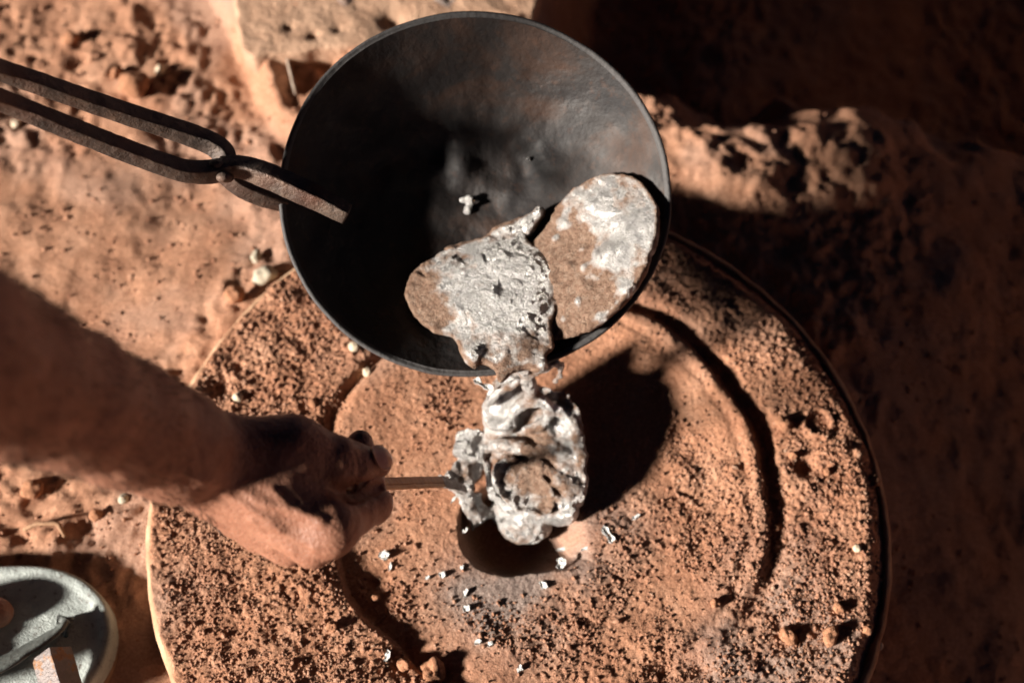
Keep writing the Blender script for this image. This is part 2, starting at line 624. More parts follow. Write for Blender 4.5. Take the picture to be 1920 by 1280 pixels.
def ground_z(x, y, fine=True):
    z = .006 * fb2(x, y, 5, 3, 3) + .004 * fb2(x, y, 18, 3, 11)
    flat = sm(.05, .55, fb2(x, y, 7, 3, 31) + .25 + .9 * bumpat(x, y, 200, 430, .10) - .8 * bumpat(x, y, 1480, 330, .12) - .7 * bumpat(x, y, 180, 130, .10) - .9 * bumpat(x, y, 120, 980, .09))
    lump = fb2(x, y, 42, 4, 21, .55)
    z = z + (1 - .75 * flat) * (.0050 * lump + .0030 * (1 - np.abs(fb2(x, y, 30, 3, 57))) ** 2)
    if fine:
        z = z + (1 - .7 * flat) * (.0016 * fb2(x, y, 150, 3, 41) + .0016 * cells(x, y, 140, 5)) + .0005 * cells(x, y, 300, 7)
    # raised, crumbling ledge at the top with a pale slope towards the sun
    a, b = P(402, 0, 0)[:2], P(545, 300, 0)[:2]
    t = (b - a) / np.linalg.norm(b - a)
    s = -(t[1] * (x - a[0]) - t[0] * (y - a[1])) * -1
    s = (x - a[0]) * -t[1] + (y - a[1]) * t[0]
    s = s + .0035 * fb2(x, y, 30, 3, 77)
    end = P(960, 0, 0)
    lo = P(540, 300, 0)
    led = sm(-.006, .018, s) * sm(lo[1] - .01, lo[1] + .05, y) * (1 - sm(end[0] - .05, end[0] + .05, x))
    er = bumpat(x, y, 575, 190, .024) + .9 * bumpat(x, y, 590, 140, .024) + .7 * bumpat(x, y, 600, 250, .028)
    z = z * (1 - .85 * np.exp(-((s - .006) / .018) ** 2) * sm(lo[1] - .02, lo[1] + .04, y)) + led * (.036 - .020 * np.clip(er, 0, 1) * (1 + .5 * fb2(x, y, 40, 3, 99)))
    z = z - .010 * bumpat(x, y, 735, 35, .012) - .006 * bumpat(x, y, 590, 68, .006) - .005 * bumpat(x, y, 542, 50, .005)
    # soil swept up against the mould
    r = np.hypot(x - MC[0], y - MC[1])
    ang = np.arctan2(y - MC[1], x - MC[0])
    ub = sm(.15, .9, np.cos(ang - rad(135)))
    z = z + .030 * ub * (1 - sm(MR - .03, MR + .13, r))
    # deep hollow added beyond the slab to throw that ground into shadow
    pa, pb = P(1035, 0, 0), P(1240, 150, 0)
    z = z - .24 * sm(pa[0] - .02, pa[0] + .035, x - .10 * (y - pa[1]) + .006 * fb2(x, y, 20, 3, 401)) * sm(pb[1] - .06, pb[1] + .13, y - .03 * fb2(x, y, 12, 3, 403) - .06 * (x - pb[0]))
    # slope added at the right to dim the ground, out of the low sun
    u = np.clip(x - .13 + .36 * np.clip(.12 - y, -.08, .6), 0, None)
    z = z - np.where(u < .25, 1.0 * u * u, .0625 + .50 * (u - .25)) * (1 - sm(.5, 1.4, u)) - .2 * sm(.5, 1.4, u)
    # the ridges that catch the light at the far right
    z = z + .010 * bumpat(x, y, 1400, 330, .05) + .012 * bumpat(x, y, 1580, 250, .04) + .006 * bumpat(x, y, 1330, 300, .03)
    return z


def disc_parts(x, y):
    dx, dy = x - PC[0], y - PC[1]
    wob = .004 * fb2(x, y, 22, 3, 61)
    r = np.hypot(dx, dy) + wob
    th = np.degrees(np.arctan2(dy, dx)) % 360
    R = np.interp(th, [0, 40, 90, 130, 160, 200, 230, 300, 360], [.155, .150, .150, .153, .160, .158, .160, .166, .155])
    return dx, dy, r, th, R


def disc_z(x, y, fine=True):
    dx, dy, r, th, R = disc_parts(x, y)
    rm = np.hypot(x - MC[0], y - MC[1])
    am = np.degrees(np.arctan2(y - MC[1], x - MC[0]))
    K = [0, 25, 55, 90, 125, 150, 185, 215, 240, 262, 290, 325, 345, 360]
    outer = np.interp(th, K, [.003, .004, .004, .004, .004, .004, .005, .008, .007, .003, .001, .001, .002, .003])
    groove = np.interp(th, K, [.007, .008, .007, .005, .007, .007, .004, .001, .000, .000, .000, (.003), .005, .007])
    lip = np.interp(th, K, [.011, .011, .010, .006, .006, .005, .002, -.001, .000, .000, .001, .003, .007, .011])
    gw = np.interp(th, K, [.0060, .0066, .0068, .006, .005, .005, .005, .005, .005, .005, .005, .006, .007, .0075])
    s = r - R
    inner = lip * sm(-.050, -.004, s) - .0015 * sm(.0, .05, r)
    out = outer * np.ones_like(s)
    z = np.where(s < 0, inner, 0)
    mix = sm(-.003, .003, s)
    z = inner * (1 - mix) + out * mix
    z = z - (groove + 0 * s) * np.exp(-((s - gw) / gw) ** 2)
    # double ridge at the right of the plate
    z = z - .0018 * np.exp(-((s + .013) / .004) ** 2) * (np.cos(np.radians(th + 5)) > 0) * sm(0, .5, np.cos(np.radians(th + 5)))
    # crumbs: coarse outside, coarse right and low inside, smooth high and left
    grain = np.where(s > .004, 1., 0) * 1.
    grain = sm(-.002, .010, s)
    ig = sm(-.15, .45, fb2(x, y, 14, 3, 71) + .9 * (dx * .5 - dy * .85) / PR - .15) * sm(.03, .075, np.hypot(x - HC[0], y - HC[1]))
    grain = np.maximum(grain * (.80 + .4 * fb2(x, y, 16, 2, 73)), .62 * ig)
    z = z + (.0020 * fb2(x, y, 20, 3, 81) + .0018 * fb2(x, y, 60, 3, 83)) * (.35 + .65 * grain)
    if fine:
        z = z + grain * (.42 + .6 * sm(-.4, .5, fb2(x, y, 9, 3, 411))) * (.0015 * cells(x, y, 230, 13) * sm(-.2, .6, fb2(x, y, 45, 2, 15)) + .0013 * cells(x, y, 400, 17) + .0007 * fb2(x, y, 300, 2, 87)) + .00035 * fb2(x, y, 330, 3, 89) + .0004 * cells(x, y, 420, 19)
    # hole: steep at the left and bottom, sloping at the right
    hx, hy = x - HC[0], y - HC[1]
    hr = np.hypot(hx, hy * 1.08)
    ha = np.degrees(np.arctan2(hy, hx)) % 360
    hR = np.interp(ha, [0, 45, 90, 135, 180, 225, 260, 285, 310, 335, 360], [.052, .046, .042, .042, .044, .043, .038, .036, .044, .058, .052]) + .0018 * fb2(x, y, 60, 3, 91)
    e = np.clip(hr / hR, 0, 1)
    p = np.interp(ha, [0, 60, 130, 180, 260, 300, 330, 360], [1.0, 1.1, 2.0, 3.2, 3.4, 2.4, 1.3, 1.0])
    z = z - .046 * (1 - e ** p) * sm(0, .35, 1 - e + .08 * p)
    # pits and stamps
    for px, py, r0, d in ((1512, 868, .0075, .007), (1505, 880, .005, .003), (412, 725, .008, .007), (445, 688, .006, .005), (700, 1088, .005, .004), (1595, 830, .007, .005),
                          (760, 1240, .014, .008), (835, 1262, .012, .006), (1310, 1245, .010, .007), (1250, 1262, .013, .007)):
        z = z - d * bumpat(x, y, px, py, r0, TOP)
    c = P(1535, 792, TOP)
    q = np.hypot(x - c[0], y - c[1])
    z = z + .0022 * np.exp(-((q - .0105) / .0016) ** 2) - .002 * (q < .009)
    # soil falls away to the bare rim, widest at the right
    w = np.interp(am % 360, [0, 40, 80, 130, 180, 230, 300, 330, 360], [.020, .024, .018, .004, .004, .005, .012, .017, .020]) + .0035 * fb2(x, y, 40, 3, 93)
    z = z - (.012 + .007 * sm(-.1, .8, np.cos(np.radians(am) - rad(5)))) * (1 - sm(0, 1, (MR - rm) / np.maximum(w, .002))) * np.where(w > .006, 1, .45)
    return TOP - .004 + z


# ------------------------------------------------------------------ ground
def tensor(cx0, cx1, cy0, cy1, step, far, g=1.17):
    def axis(a, b):
        mid = list(np.arange(a, b + step / 2, step))
        s, lo, hi = step, [], []
        v = a
        while v > -far:
            s *= g
            v -= s
            lo.append(v)
        s, v = step, mid[-1]
        while v < far:
            s *= g
            v += s
            hi.append(v)
        return np.array(lo[::-1] + mid + hi)
    return axis(cx0, cx1), axis(cy0, cy1)


def grid_faces(nx, ny):
    i, j = np.meshgrid(np.arange(nx - 1), np.arange(ny - 1), indexing='ij')
    a = i * ny + j
    return np.stack([a, a + ny, a + ny + 1, a + 1], -1).reshape(-1, 4)


def set_attr(o, name, v):
    a = o.data.attributes.new(name, 'FLOAT', 'POINT')
    a.data.foreach_set('value', np.asarray(v, np.float32))


ax, ay = tensor(-.75, .75, -.56, .70, .0026, 6., 1.12)
X, Y = np.meshgrid(ax, ay, indexing='ij')
X, Y = X.ravel(), Y.ravel()
Z = ground_z(X, Y)
far = sm(.6, 1.6, np.hypot(X, Y))
Z = Z * (1 - .8 * far)
rm = np.hypot(X - MC[0], Y - MC[1])
Z = np.where(rm < MR - .012, np.minimum(Z, 0) - .03, Z)       # the mould stands in its own bed
g = mesh('ground', np.stack([X, Y, Z], 1), grid_faces(len(ax), len(ay)), M_GROUND)
tag(g, kind='structure')
slabmask = sm(0, .02, (Y - P(540, 118, .02)[1]) + .008 * fb2(X, Y, 25, 3, 5)) * (1 - sm(.0, .04, X - P(980, 60, 0)[0]))
a_, b_ = P(402, 0, 0)[:2], P(545, 300, 0)[:2]
t_ = (b_ - a_) / np.linalg.norm(b_ - a_)
sd_ = (X - a_[0]) * -t_[1] + (Y - a_[1]) * t_[0]
set_attr(g, 'ash', np.clip(.75 * slabmask * sm(.0, .02, sd_) + .30 * sm(.1, .6, fb2(X, Y, 9, 4, 141)), 0, 1))


# ------------------------------------------------------------------ the round mould
mould = empty('casting_mould', (MC[0], MC[1], 0), 'large round clay casting mould with a dark pouring hole under the silver metal', 'mould')
prof = [(MR - .010, -.25), (MR + .001, -.25), (MR + .001, .020), (MR + .0005, TOP - .012), (MR, TOP - .0055), (MR - .0008, TOP - .0042), (MR - .0034, TOP - .0018), (MR - .0040, TOP - .0016), (MR - .0048, TOP - .0026), (MR - .0060, TOP - .006), (MR - .008, TOP - .012), (MR - .010, TOP - .02)]
ns = 720
TH = np.linspace(0, 2 * math.pi, ns, endpoint=False)
Vr = np.array([(MC[0] + r * np.cos(TH), MC[1] + r * np.sin(TH), np.full(ns, z)) for r, z in prof])      # (k,3,ns)
Vr = Vr.transpose(0, 2, 1).reshape(-1, 3)
Vr[:, 2] -= .010 * sm(-.1, .8, np.cos(np.tile(TH, len(prof)) - rad(5))) * (Vr[:, 2] > TOP - .02)
nrm = np.stack([np.cos(np.tile(TH, len(prof))), np.sin(np.tile(TH, len(prof))), 0 * np.tile(TH, len(prof))], 1)
Vr = Vr + nrm * (.0008 * fb3(Vr[:, 0], Vr[:, 1], Vr[:, 2], 60, 3, 5))[:, None]
Vr[:, 2] += .0011 * fb3(Vr[:, 0], Vr[:, 1], Vr[:, 2], 70, 4, 8) * (Vr[:, 2] > .02)
k, j = np.meshgrid(np.arange(len(prof) - 1), np.arange(ns), indexing='ij')
A, B = k * ns + j, k * ns + (j + 1) % ns
mesh('rim', Vr, np.stack([A, A + ns, B + ns, B], -1).reshape(-1, 4)[:, ::-1], M_RIMCLAY, mould)
st = .00095
gx = np.arange(MC[0] - MR, MC[0] + MR + st, st)
gy = np.arange(MC[1] - MR, MC[1] + MR + st, st)
X, Y = np.meshgrid(gx, gy, indexing='ij')
nx, ny = X.shape
X, Y = X.ravel(), Y.ravel()
Q = grid_faces(nx, ny)
rm = np.hypot(X - MC[0], Y - MC[1])
RS = MR - .0038
Q = Q[(rm[Q] < RS + st * .5).all(1)]
use = np.unique(Q)
rem = np.full(len(X), -1)
rem[use] = np.arange(len(use))
X, Y, Q = X[use], Y[use], rem[Q]
rm = np.hypot(X - MC[0], Y - MC[1])
sc_ = np.where(rm > RS - st * .6, RS / np.maximum(rm, 1e-6), 1)
X, Y = MC[0] + (X - MC[0]) * sc_, MC[1] + (Y - MC[1]) * sc_
Z = disc_z(X, Y)
bed = mesh('soil_bed', np.stack([X, Y, Z], 1), Q, M_SOIL, mould)
hx, hy = X - HC[0], Y - HC[1]
ash = .75 * bumpat(X, Y, 970, 1130, .045, TOP) + .8 * bumpat(X, Y, 1120, 985, .035, TOP) + .9 * bumpat(X, Y, 1490, 1230, .05, TOP) + .4 * bumpat(X, Y, 320, 1120, .03, TOP)
ash = ash + .7 * bumpat(X, Y, 900, 1090, .03, TOP) + .5 * bumpat(X, Y, 1330, 1260, .03, TOP)
ash = ash + .25 * sm(.2, .6, fb2(X, Y, 12, 3, 171))
set_attr(bed, 'ash', np.clip(ash * (.8 + .5 * fb2(X, Y, 40, 3, 173)), 0, .9))

# ------------------------------------------------------------------ crumbs nobody could count
t5 = (1 + 5 ** .5) / 2
ICO = np.array([(-1, t5, 0), (1, t5, 0), (-1, -t5, 0), (1, -t5, 0), (0, -1, t5), (0, 1, t5), (0, -1, -t5), (0, 1, -t5), (t5, 0, -1), (t5, 0, 1), (-t5, 0, -1), (-t5, 0, 1)]) / math.hypot(1, t5)
ICF = np.array([(0, 11, 5), (0, 5, 1), (0, 1, 7), (0, 7, 10), (0, 10, 11), (1, 5, 9), (5, 11, 4), (11, 10, 2), (10, 7, 6), (7, 1, 8), (3, 9, 4), (3, 4, 2), (3, 2, 6), (3, 6, 8), (3, 8, 9), (4, 9, 5), (2, 4, 11), (6, 2, 10), (8, 6, 7), (9, 8, 1)])
rng = np.random.default_rng(7)


def crumbs(name, xy, size, zfun, mat, parent=None):
    n = len(xy)
    J = ICO[None] * (1 + .32 * rng.standard_normal((n, 12, 1)).clip(-1.6, 1.6)) * size[:, None, None]
    J = J * (1 + .28 * rng.standard_normal((n, 1, 3)).clip(-1.5, 1.5))
    a = rng.uniform(0, 6.28, n)
    c, s = np.cos(a), np.sin(a)
    x = J[..., 0] * c[:, None] - J[..., 1] * s[:, None]
    y = J[..., 0] * s[:, None] + J[..., 1] * c[:, None]
    z = J[..., 2] * .8
    zz = zfun(xy[:, 0], xy[:, 1])
    V = np.stack([x + xy[:, 0:1], y + xy[:, 1:2], z + (zz + size * .35)[:, None]], -1).reshape(-1, 3)
    F = (ICF[None] + 12 * np.arange(n)[:, None, None]).reshape(-1, 3)
    o = mesh(name, V, F, mat, parent)
    o['kind'] = 'stuff'
    return o


n = 80000
pt = rng.uniform(-1, 1, (n, 2)) * MR + MC
dx, dy, r, th, R = disc_parts(pt[:, 0], pt[:, 1])
rmm = np.hypot(pt[:, 0] - MC[0], pt[:, 1] - MC[1])
dens = .10 + .75 * sm(.0, .012, r - R) + .55 * sm(-.1, .5, fb2(pt[:, 0], pt[:, 1], 14, 3, 71) + .9 * (dx * .5 - dy * .85) / PR - .15)
dens *= .35 + .9 * sm(-.4, .5, fb2(pt[:, 0], pt[:, 1], 24, 3, 205))
dens *= sm(.04, .07, np.hypot(pt[:, 0] - HC[0], pt[:, 1] - HC[1])) * sm(MR - .006, MR - .012, rmm)
ok = rng.uniform(0, 1, n) < dens
pt = pt[ok]
size = .0005 + .0008 * rng.uniform(0, 1, len(pt)) ** 2.5 + .0013 * rng.uniform(0, 1, len(pt)) * (rng.uniform(0, 1, len(pt)) > .96)
crumbs('soil_crumbs', pt, size, disc_z, M_CRUMB, mould)
n = 26000
pt = np.stack([rng.uniform(-.75, .75, n), rng.uniform(-.5, .6, n)], 1)
rmm = np.hypot(pt[:, 0] - MC[0], pt[:, 1] - MC[1])
ok = (rmm > MR + .003) & (rng.uniform(0, 1, n) < .15 + .85 * sm(-.2, .5, fb2(pt[:, 0], pt[:, 1], 16, 3, 301)))
pt = pt[ok]
size = .0006 + .0014 * rng.uniform(0, 1, len(pt)) ** 3
tag(crumbs('loose_soil', pt, size, ground_z, M_CRUMB), kind='stuff')


def blob(name, px, py, r, mat, zfun=disc_z, sq=(1, 1, .75), rough=.25, seed=0, sink=.25, rot=0, parent=None, zoff=0., n=(18, 12)):
    """A small lump lying on the soil where the photograph shows one."""
    c = P(px, py, TOP if zfun is disc_z else .0)
    z = float(np.ravel(zfun(np.array([c[0]]), np.array([c[1]])))[0])
    c = P(px, py, z + r * .3)
    z = float(np.ravel(zfun(np.array([c[0]]), np.array([c[1]])))[0]) + zoff
    nu, nv = n
    u = np.linspace(0, 2 * math.pi, nu, endpoint=False)
    v = np.linspace(.12, math.pi - .12, nv)
    vv, uu = np.meshgrid(v, u, indexing='ij')
    d = np.stack([np.sin(vv) * np.cos(uu), np.sin(vv) * np.sin(uu), np.cos(vv)], -1).reshape(-1, 3)
    d = d * (1 + rough * fb3(d[:, 0], d[:, 1], d[:, 2], 1.6, 3, seed))[:, None] * np.array(sq) * r
    cc, ss = math.cos(rot), math.sin(rot)
    V = np.stack([d[:, 0] * cc - d[:, 1] * ss, d[:, 0] * ss + d[:, 1] * cc, d[:, 2]], 1) + np.array([c[0], c[1], z + r * sq[2] * (1 - sink)])
    k, j = np.meshgrid(np.arange(nv - 1), np.arange(nu), indexing='ij')
    A, B = k * nu + j, k * nu + (j + 1) % nu
    F = np.stack([A, A + nu, B + nu, B], -1).reshape(-1, 4)
    V = np.vstack([V, V[:nu].mean(0), V[-nu:].mean(0)])
    a, b = len(V) - 2, len(V) - 1
    q = np.arange(0, nu, 2)
    top = np.stack([np.full(len(q), a), q, (q + 1) % nu, (q + 2) % nu], 1)
    o = (nv - 1) * nu
    bot = np.stack([np.full(len(q), b), o + (q + 2) % nu, o + (q + 1) % nu, o + q], 1)
    return mesh(name, V, np.concatenate([F, top, bot]), mat, parent)


# ------------------------------------------------------------------ lumps of soil and pebbles, one by one
CLODS = [(1467, 795, .0058, 'round clod of soil in the dark groove at the right of the inner plate'),
         (1555, 1192, .0062, 'largest red clod near the lower right rim of the mould'),
         (1476, 1192, .0060, 'brown clod left of the largest clod near the lower right rim'),
         (1487, 855, .0034, 'small clod at the edge of the pit right of the inner plate'),
         (1551, 884, .0030, 'small clod just right of the pit beside the inner plate'),
         (1640, 900, .0045, 'flat clod at the right rim of the mould'),
         (1455, 990, .0032, 'small clod beside the right ridge of the inner plate, below the groove'),
         (706, 1120, .0033, 'little ball of soil in the shaded step below the fist'),
         (812, 1262, .0085, 'broad clod at the bottom edge of the photo beside a dark hollow'),
         (760, 1246, .0050, 'clod between the dark hollows near the bottom edge'),
         (623, 1175, .0040, 'pale clod on the lower left soil of the mould'),
         (1572, 1140, .0040, 'upright clod on the right soil of the mould'),
         (1340, 1130, .0035, 'small clod low on the right of the inner plate'),
         (1625, 1180, .0040, 'clod nearest the rim right of the largest red clod')]
for i, (px, py, r, lab) in enumerate(CLODS):
    tag(blob('soil_clod', px, py, r, M_CLOD, seed=40 + i, rough=.45, sq=(1, .85, .85), rot=i), lab, 'clod', 'clods of soil on the mould')
PEB = [(446, 745, .0038, 'cream pebble on the soil between the forearm and the pan, lowest of its three'),
       (665, 651, .0042, 'cream pebble nearest the lip of the pan'),
       (689, 698, .0038, 'cream pebble just outside the inner plate, above the thumb'),
       (588, 757, .0038, 'tan pebble between the cream pebbles and the wrist'),
       (1607, 1028, .0028, 'tiny white pebble near the right rim of the mould'),
       (1648, 1210, .0030, 'small pale chip on the bare rim at the lower right')]
for i, (px, py, r, lab) in enumerate(PEB):
    tag(blob('pebble', px, py, r, M_CLOD if i == 3 else M_PEBBLE, seed=80 + i, rough=.22, rot=i * 1.3), lab, 'pebble', 'pale pebbles on the mould')
GL = [(255, 165, .013, M_CLOD, 'round brown clod on the ground just above the tongs', 'clod'),
      (300, 132, .006, M_PEBBLE, 'small pale oval pebble above the tongs, beside the brown clod', 'pebble'),
      (218, 140, .006, M_CLOD, 'narrow pale clod left of the brown clod above the tongs', 'clod'),
      (132, 72, .007, M_CLOD, 'light clod on the ground near the upper left corner', 'clod'),
      (483, 487, .006, M_LUMP, 'pale greenish lump on the ground left of the pan', 'lump'),
      (497, 522, .010, M_LUMP, 'grey white lump against the mould rim left of the pan', 'lump'),
      (442, 562, .008, M_CLOD, 'tan clod beside the mould rim above the forearm', 'clod'),
      (183, 968, .0048, M_CLOD, 'pale upright crumb on the dark soil between arm and sandal', 'clod'),
      (233, 936, .0040, M_LUMP, 'bluish pebble on the dark soil under the wrist', 'pebble'),
      (62, 918, .008, M_CLOD, 'lighter flat clod under the forearm near the left edge', 'clod'),
      (30, 232, .004, M_PEBBLE, 'pale pebble below the tongs at the left edge', 'pebble')]
for i, (px, py, r, m, lab, cat) in enumerate(GL):
    sq = (1, .7, .7) if i in (1, 2, 4, 5) else (1, .9, .75)
    tag(blob('ground_' + cat, px, py, r, m, ground_z, sq=sq, seed=120 + i, rough=.3, rot=(1.2 if i in (1, 2, 4) else .5)), lab, cat, 'lumps on the ground')

tw = P(100, 985, 0)
gz = float(np.ravel(ground_z(np.array([tw[0]]), np.array([tw[1]])))[0])
path = spline([P(45, 992, gz + .006), P(70, 982, gz + .010), P(105, 981, gz + .011), P(113, 990, gz + .009), P(121, 1004, gz + .005)], 8)
V, F = sweep(path, .0016, .0016, (0, 0, 1), .9, 4, .0004)
tag(mesh('dry_twig', V, F, M_TWIG), 'thin bent dry twig lying on the soil above the sandal', 'twig')

# ------------------------------------------------------------------ concrete slab and half-buried tray at the top
outl = [(428, -60), (436, 30), (452, 92), (475, 112), (500, 104), (540, 98), (600, 92), (690, 84), (800, 50), (900, 30), (1005, 22), (1015, -60)]
zt = .0385
poly = [P(a, b, zt)[:2] for a, b in outl]
pa = np.array(poly)
f = Field((pa[:, 0].min() - .01, pa[:, 1].min() - .01, .0), (pa[:, 0].max() + .01, min(pa[:, 1].max(), .5) + .01, zt + .008), .0022)
sl, X, Y, Z = f.part(f.lo, f.lo + 9)
d2 = polydist(X[:, :, 0], Y[:, :, 0], poly)[:, :, None] + .004 * fb2(X[:, :, 0], Y[:, :, 0], 50, 4, 7)[:, :, None]
hz = zt + .0022 * fb2(X[:, :, 0], Y[:, :, 0], 35, 4, 9) - .008 * bumpat(X[:, :, 0], Y[:, :, 0], 737, 35, .010, zt) - .006 * bumpat(X[:, :, 0], Y[:, :, 0], 588, 67, .004, zt) - .005 * bumpat(X[:, :, 0], Y[:, :, 0], 542, 50, .004, zt) - .004 * bumpat(X[:, :, 0], Y[:, :, 0], 635, 55, .004, zt)
D = np.maximum(np.maximum(d2, Z - hz[:, :, None]), .012 - Z)
f.F = D.astype(np.float32)
V, Q = f.surf(2)
tag(mesh('concrete_slab', V, Q, M_CONCRETE), 'dusty grey slab with small holes in the ground behind the pan', 'slab')

tray = empty('metal_tray', P(545, 110, .012), 'corner of a thin flat tray half buried beside the pan and grey slab', 'tray')
z1 = .030
for a, b, nm in (((536, 98), (552, 165), 'side_wall'), ((536, 98), (720, 70), 'back_wall')):
    V, F = sweep(np.linspace(P(*a, z1), P(*b, z1 - (.004 if nm == 'side_wall' else .0)), 12), .0013, .010, (1, 0, 0) if nm == 'side_wall' else (0, 1, 0), .3, 3, .0003)
    mesh(nm, V - np.array([0, 0, .008]), F, M_TRAY, tray)

# ------------------------------------------------------------------ the iron pan
PCEN = P(890.7, 366.0, .186)
az, tl = rad(-85), rad(28)
PN = np.array([math.sin(tl) * math.cos(az), math.sin(tl) * math.sin(az), math.cos(tl)])
E1 = np.cross([0, 1., 0], PN)
E1 /= np.linalg.norm(E1)
E2 = np.cross(PN, E1)
RA, RB, DEP = .1330, .1233, .054


def pan_in(q):
    """Depth of the inner face at fraction q of the radius."""
    return -DEP * (1 - np.clip(q, 0, 1) ** 2.5)


def to_pan(w):
    v = np.asarray(w) - PCEN
    return v @ E1 / RA, v @ E2 / RB, v @ PN


pan = empty('iron_pan', PCEN - PN * (DEP + .006), 'black round iron pan tipped over the mould with silver crust inside', 'pan')
ni, na = 90, 300
qs = np.concatenate([np.linspace(0.004, .965, ni - 10), np.linspace(.972, .998, 6)])
A_ = np.linspace(0, 2 * math.pi, na, endpoint=False)


edge = .0016 * np.sin(A_ * 2 + 1) + .0010 * np.sin(A_ * 5) + .0007 * fb2(np.cos(A_), np.sin(A_), 6, 3, 7)
RW = 1 + .006 * np.sin(A_ * 3 + 2) + .007 * fb2(np.cos(A_), np.sin(A_), 2.2, 3, 17)      # a hammered, not quite round rim


def pan_surface(q, z):
    c, s = np.cos(A_), np.sin(A_)
    return PCEN + ((1 + (RW - 1) * q[:, None] ** 3)[..., None] * q[:, None, None] * c[None, :, None] * RA) * E1 + ((1 + (RW - 1) * q[:, None] ** 3)[..., None] * q[:, None, None] * s[None, :, None] * RB) * E2 + z[..., None] * PN


qq, aa = np.meshgrid(qs * .968, A_, indexing='ij')
xx, yy = qq * np.cos(aa) * RA, qq * np.sin(aa) * RB
wave = .0035 * fb2(xx, yy, 26, 3, 403) * (1 - qq ** 4)
# folds of old skull in the middle of the pan
for (u0, v0, u1, v1, wd, hh) in ((-.012, .045, -.010, .022, .010, .006), (-.010, .022, .022, .004, .011, .006), (.028, .050, .052, .018, .012, .005), (.03, .045, .036, .02, .009, -.005), (-.02, -.008, .03, -.02, .012, .004)):
    t = np.clip(((xx - u0) * (u1 - u0) + (yy - v0) * (v1 - v0)) / ((u1 - u0) ** 2 + (v1 - v0) ** 2), 0, 1)
    wave = wave + .7 * hh * np.exp(-((xx - u0 - t * (u1 - u0)) ** 2 + (yy - v0 - t * (v1 - v0)) ** 2) / wd ** 2)
zin = pan_in(qq / .968) + wave
rows = [pan_surface(qs * .968, zin)]
lipq = np.array([.972, .982, .993, 1.0, 1.003, 1.0])
lipz = np.array([.0, .0012, .0014, .0002, -.002, -.006])
rows.append(pan_surface(lipq, lipz[:, None] + edge[None] * .6))
oq = np.linspace(.99, .004, 40)
rows.append(pan_surface(oq, np.repeat((pan_in(oq) - .0065)[:, None], na, 1)))
V = np.concatenate(rows).reshape(-1, 3)
nr = sum(len(r) for r in rows)
k, j = np.meshgrid(np.arange(nr - 1), np.arange(na), indexing='ij')
A, B = k * na + j, k * na + (j + 1) % na
F = np.stack([A, B, B + na, A + na], -1).reshape(-1, 4)
i_l = ni - 10 + 6
shell_rows = F.reshape(nr - 1, na, 4)
mesh('shell', V, np.concatenate([shell_rows[:i_l - 1].reshape(-1, 4), shell_rows[i_l + 5:].reshape(-1, 4)]), M_IRON, pan)
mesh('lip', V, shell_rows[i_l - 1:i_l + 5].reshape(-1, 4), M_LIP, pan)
for o in pan.children:
    if o.name == 'lip':
        pass


def pan_hit(px, py):
    d = FWD + (px - 960) / FPX * np.array([1., 0, 0]) - (py - 640) / FPX * UPV
    s = np.linspace(.6, 1.2, 3000)
    w = CAM + s[:, None] * d
    u, v, z = to_pan(w)
    q = np.hypot(u, v) / .968
    m = z < np.where(q < 1, pan_in(q), -9)
    return w[np.argmax(m)] if m.any() else None


# ------------------------------------------------------------------ crusts of aluminium
def dust_attr(o, V, seed, base=.5, amp=.6, f=35, edges=None):
    d = base + amp * fb3(V[:, 0], V[:, 1], V[:, 2], f, 4, seed)
    if edges is not None:
        d = d + edges
    set_attr(o, 'dust', np.clip(d, 0, 1))


def frame(n):
    n = np.array(n, float)
    n /= np.linalg.norm(n)
    e1 = np.cross([0, 1., 0], n)
    e1 /= np.linalg.norm(e1)
    return e1, np.cross(n, e1), n


def wrinkle(V, Q, seed, amp):
    """Foil-like creases pushed along the surface."""
    N = vnormals(V, Q)
    w = [V[:, k] + .0045 * fb3(V[:, 0], V[:, 1], V[:, 2], 70, 2, seed + 3 * k) for k in range(3)]
    a = np.abs(fb3(w[0], w[1], w[2], 120, 2, seed + 50)) ** .8 - .35
    b = np.abs(fb3(w[0], w[1], w[2], 290, 2, seed + 60)) - .3
    k = .35 + .65 * sm(-.3, .4, fb3(V[:, 0], V[:, 1], V[:, 2], 40, 2, seed + 70))
    return V + N * (k * (amp * a + .55 * amp * b))[:, None]


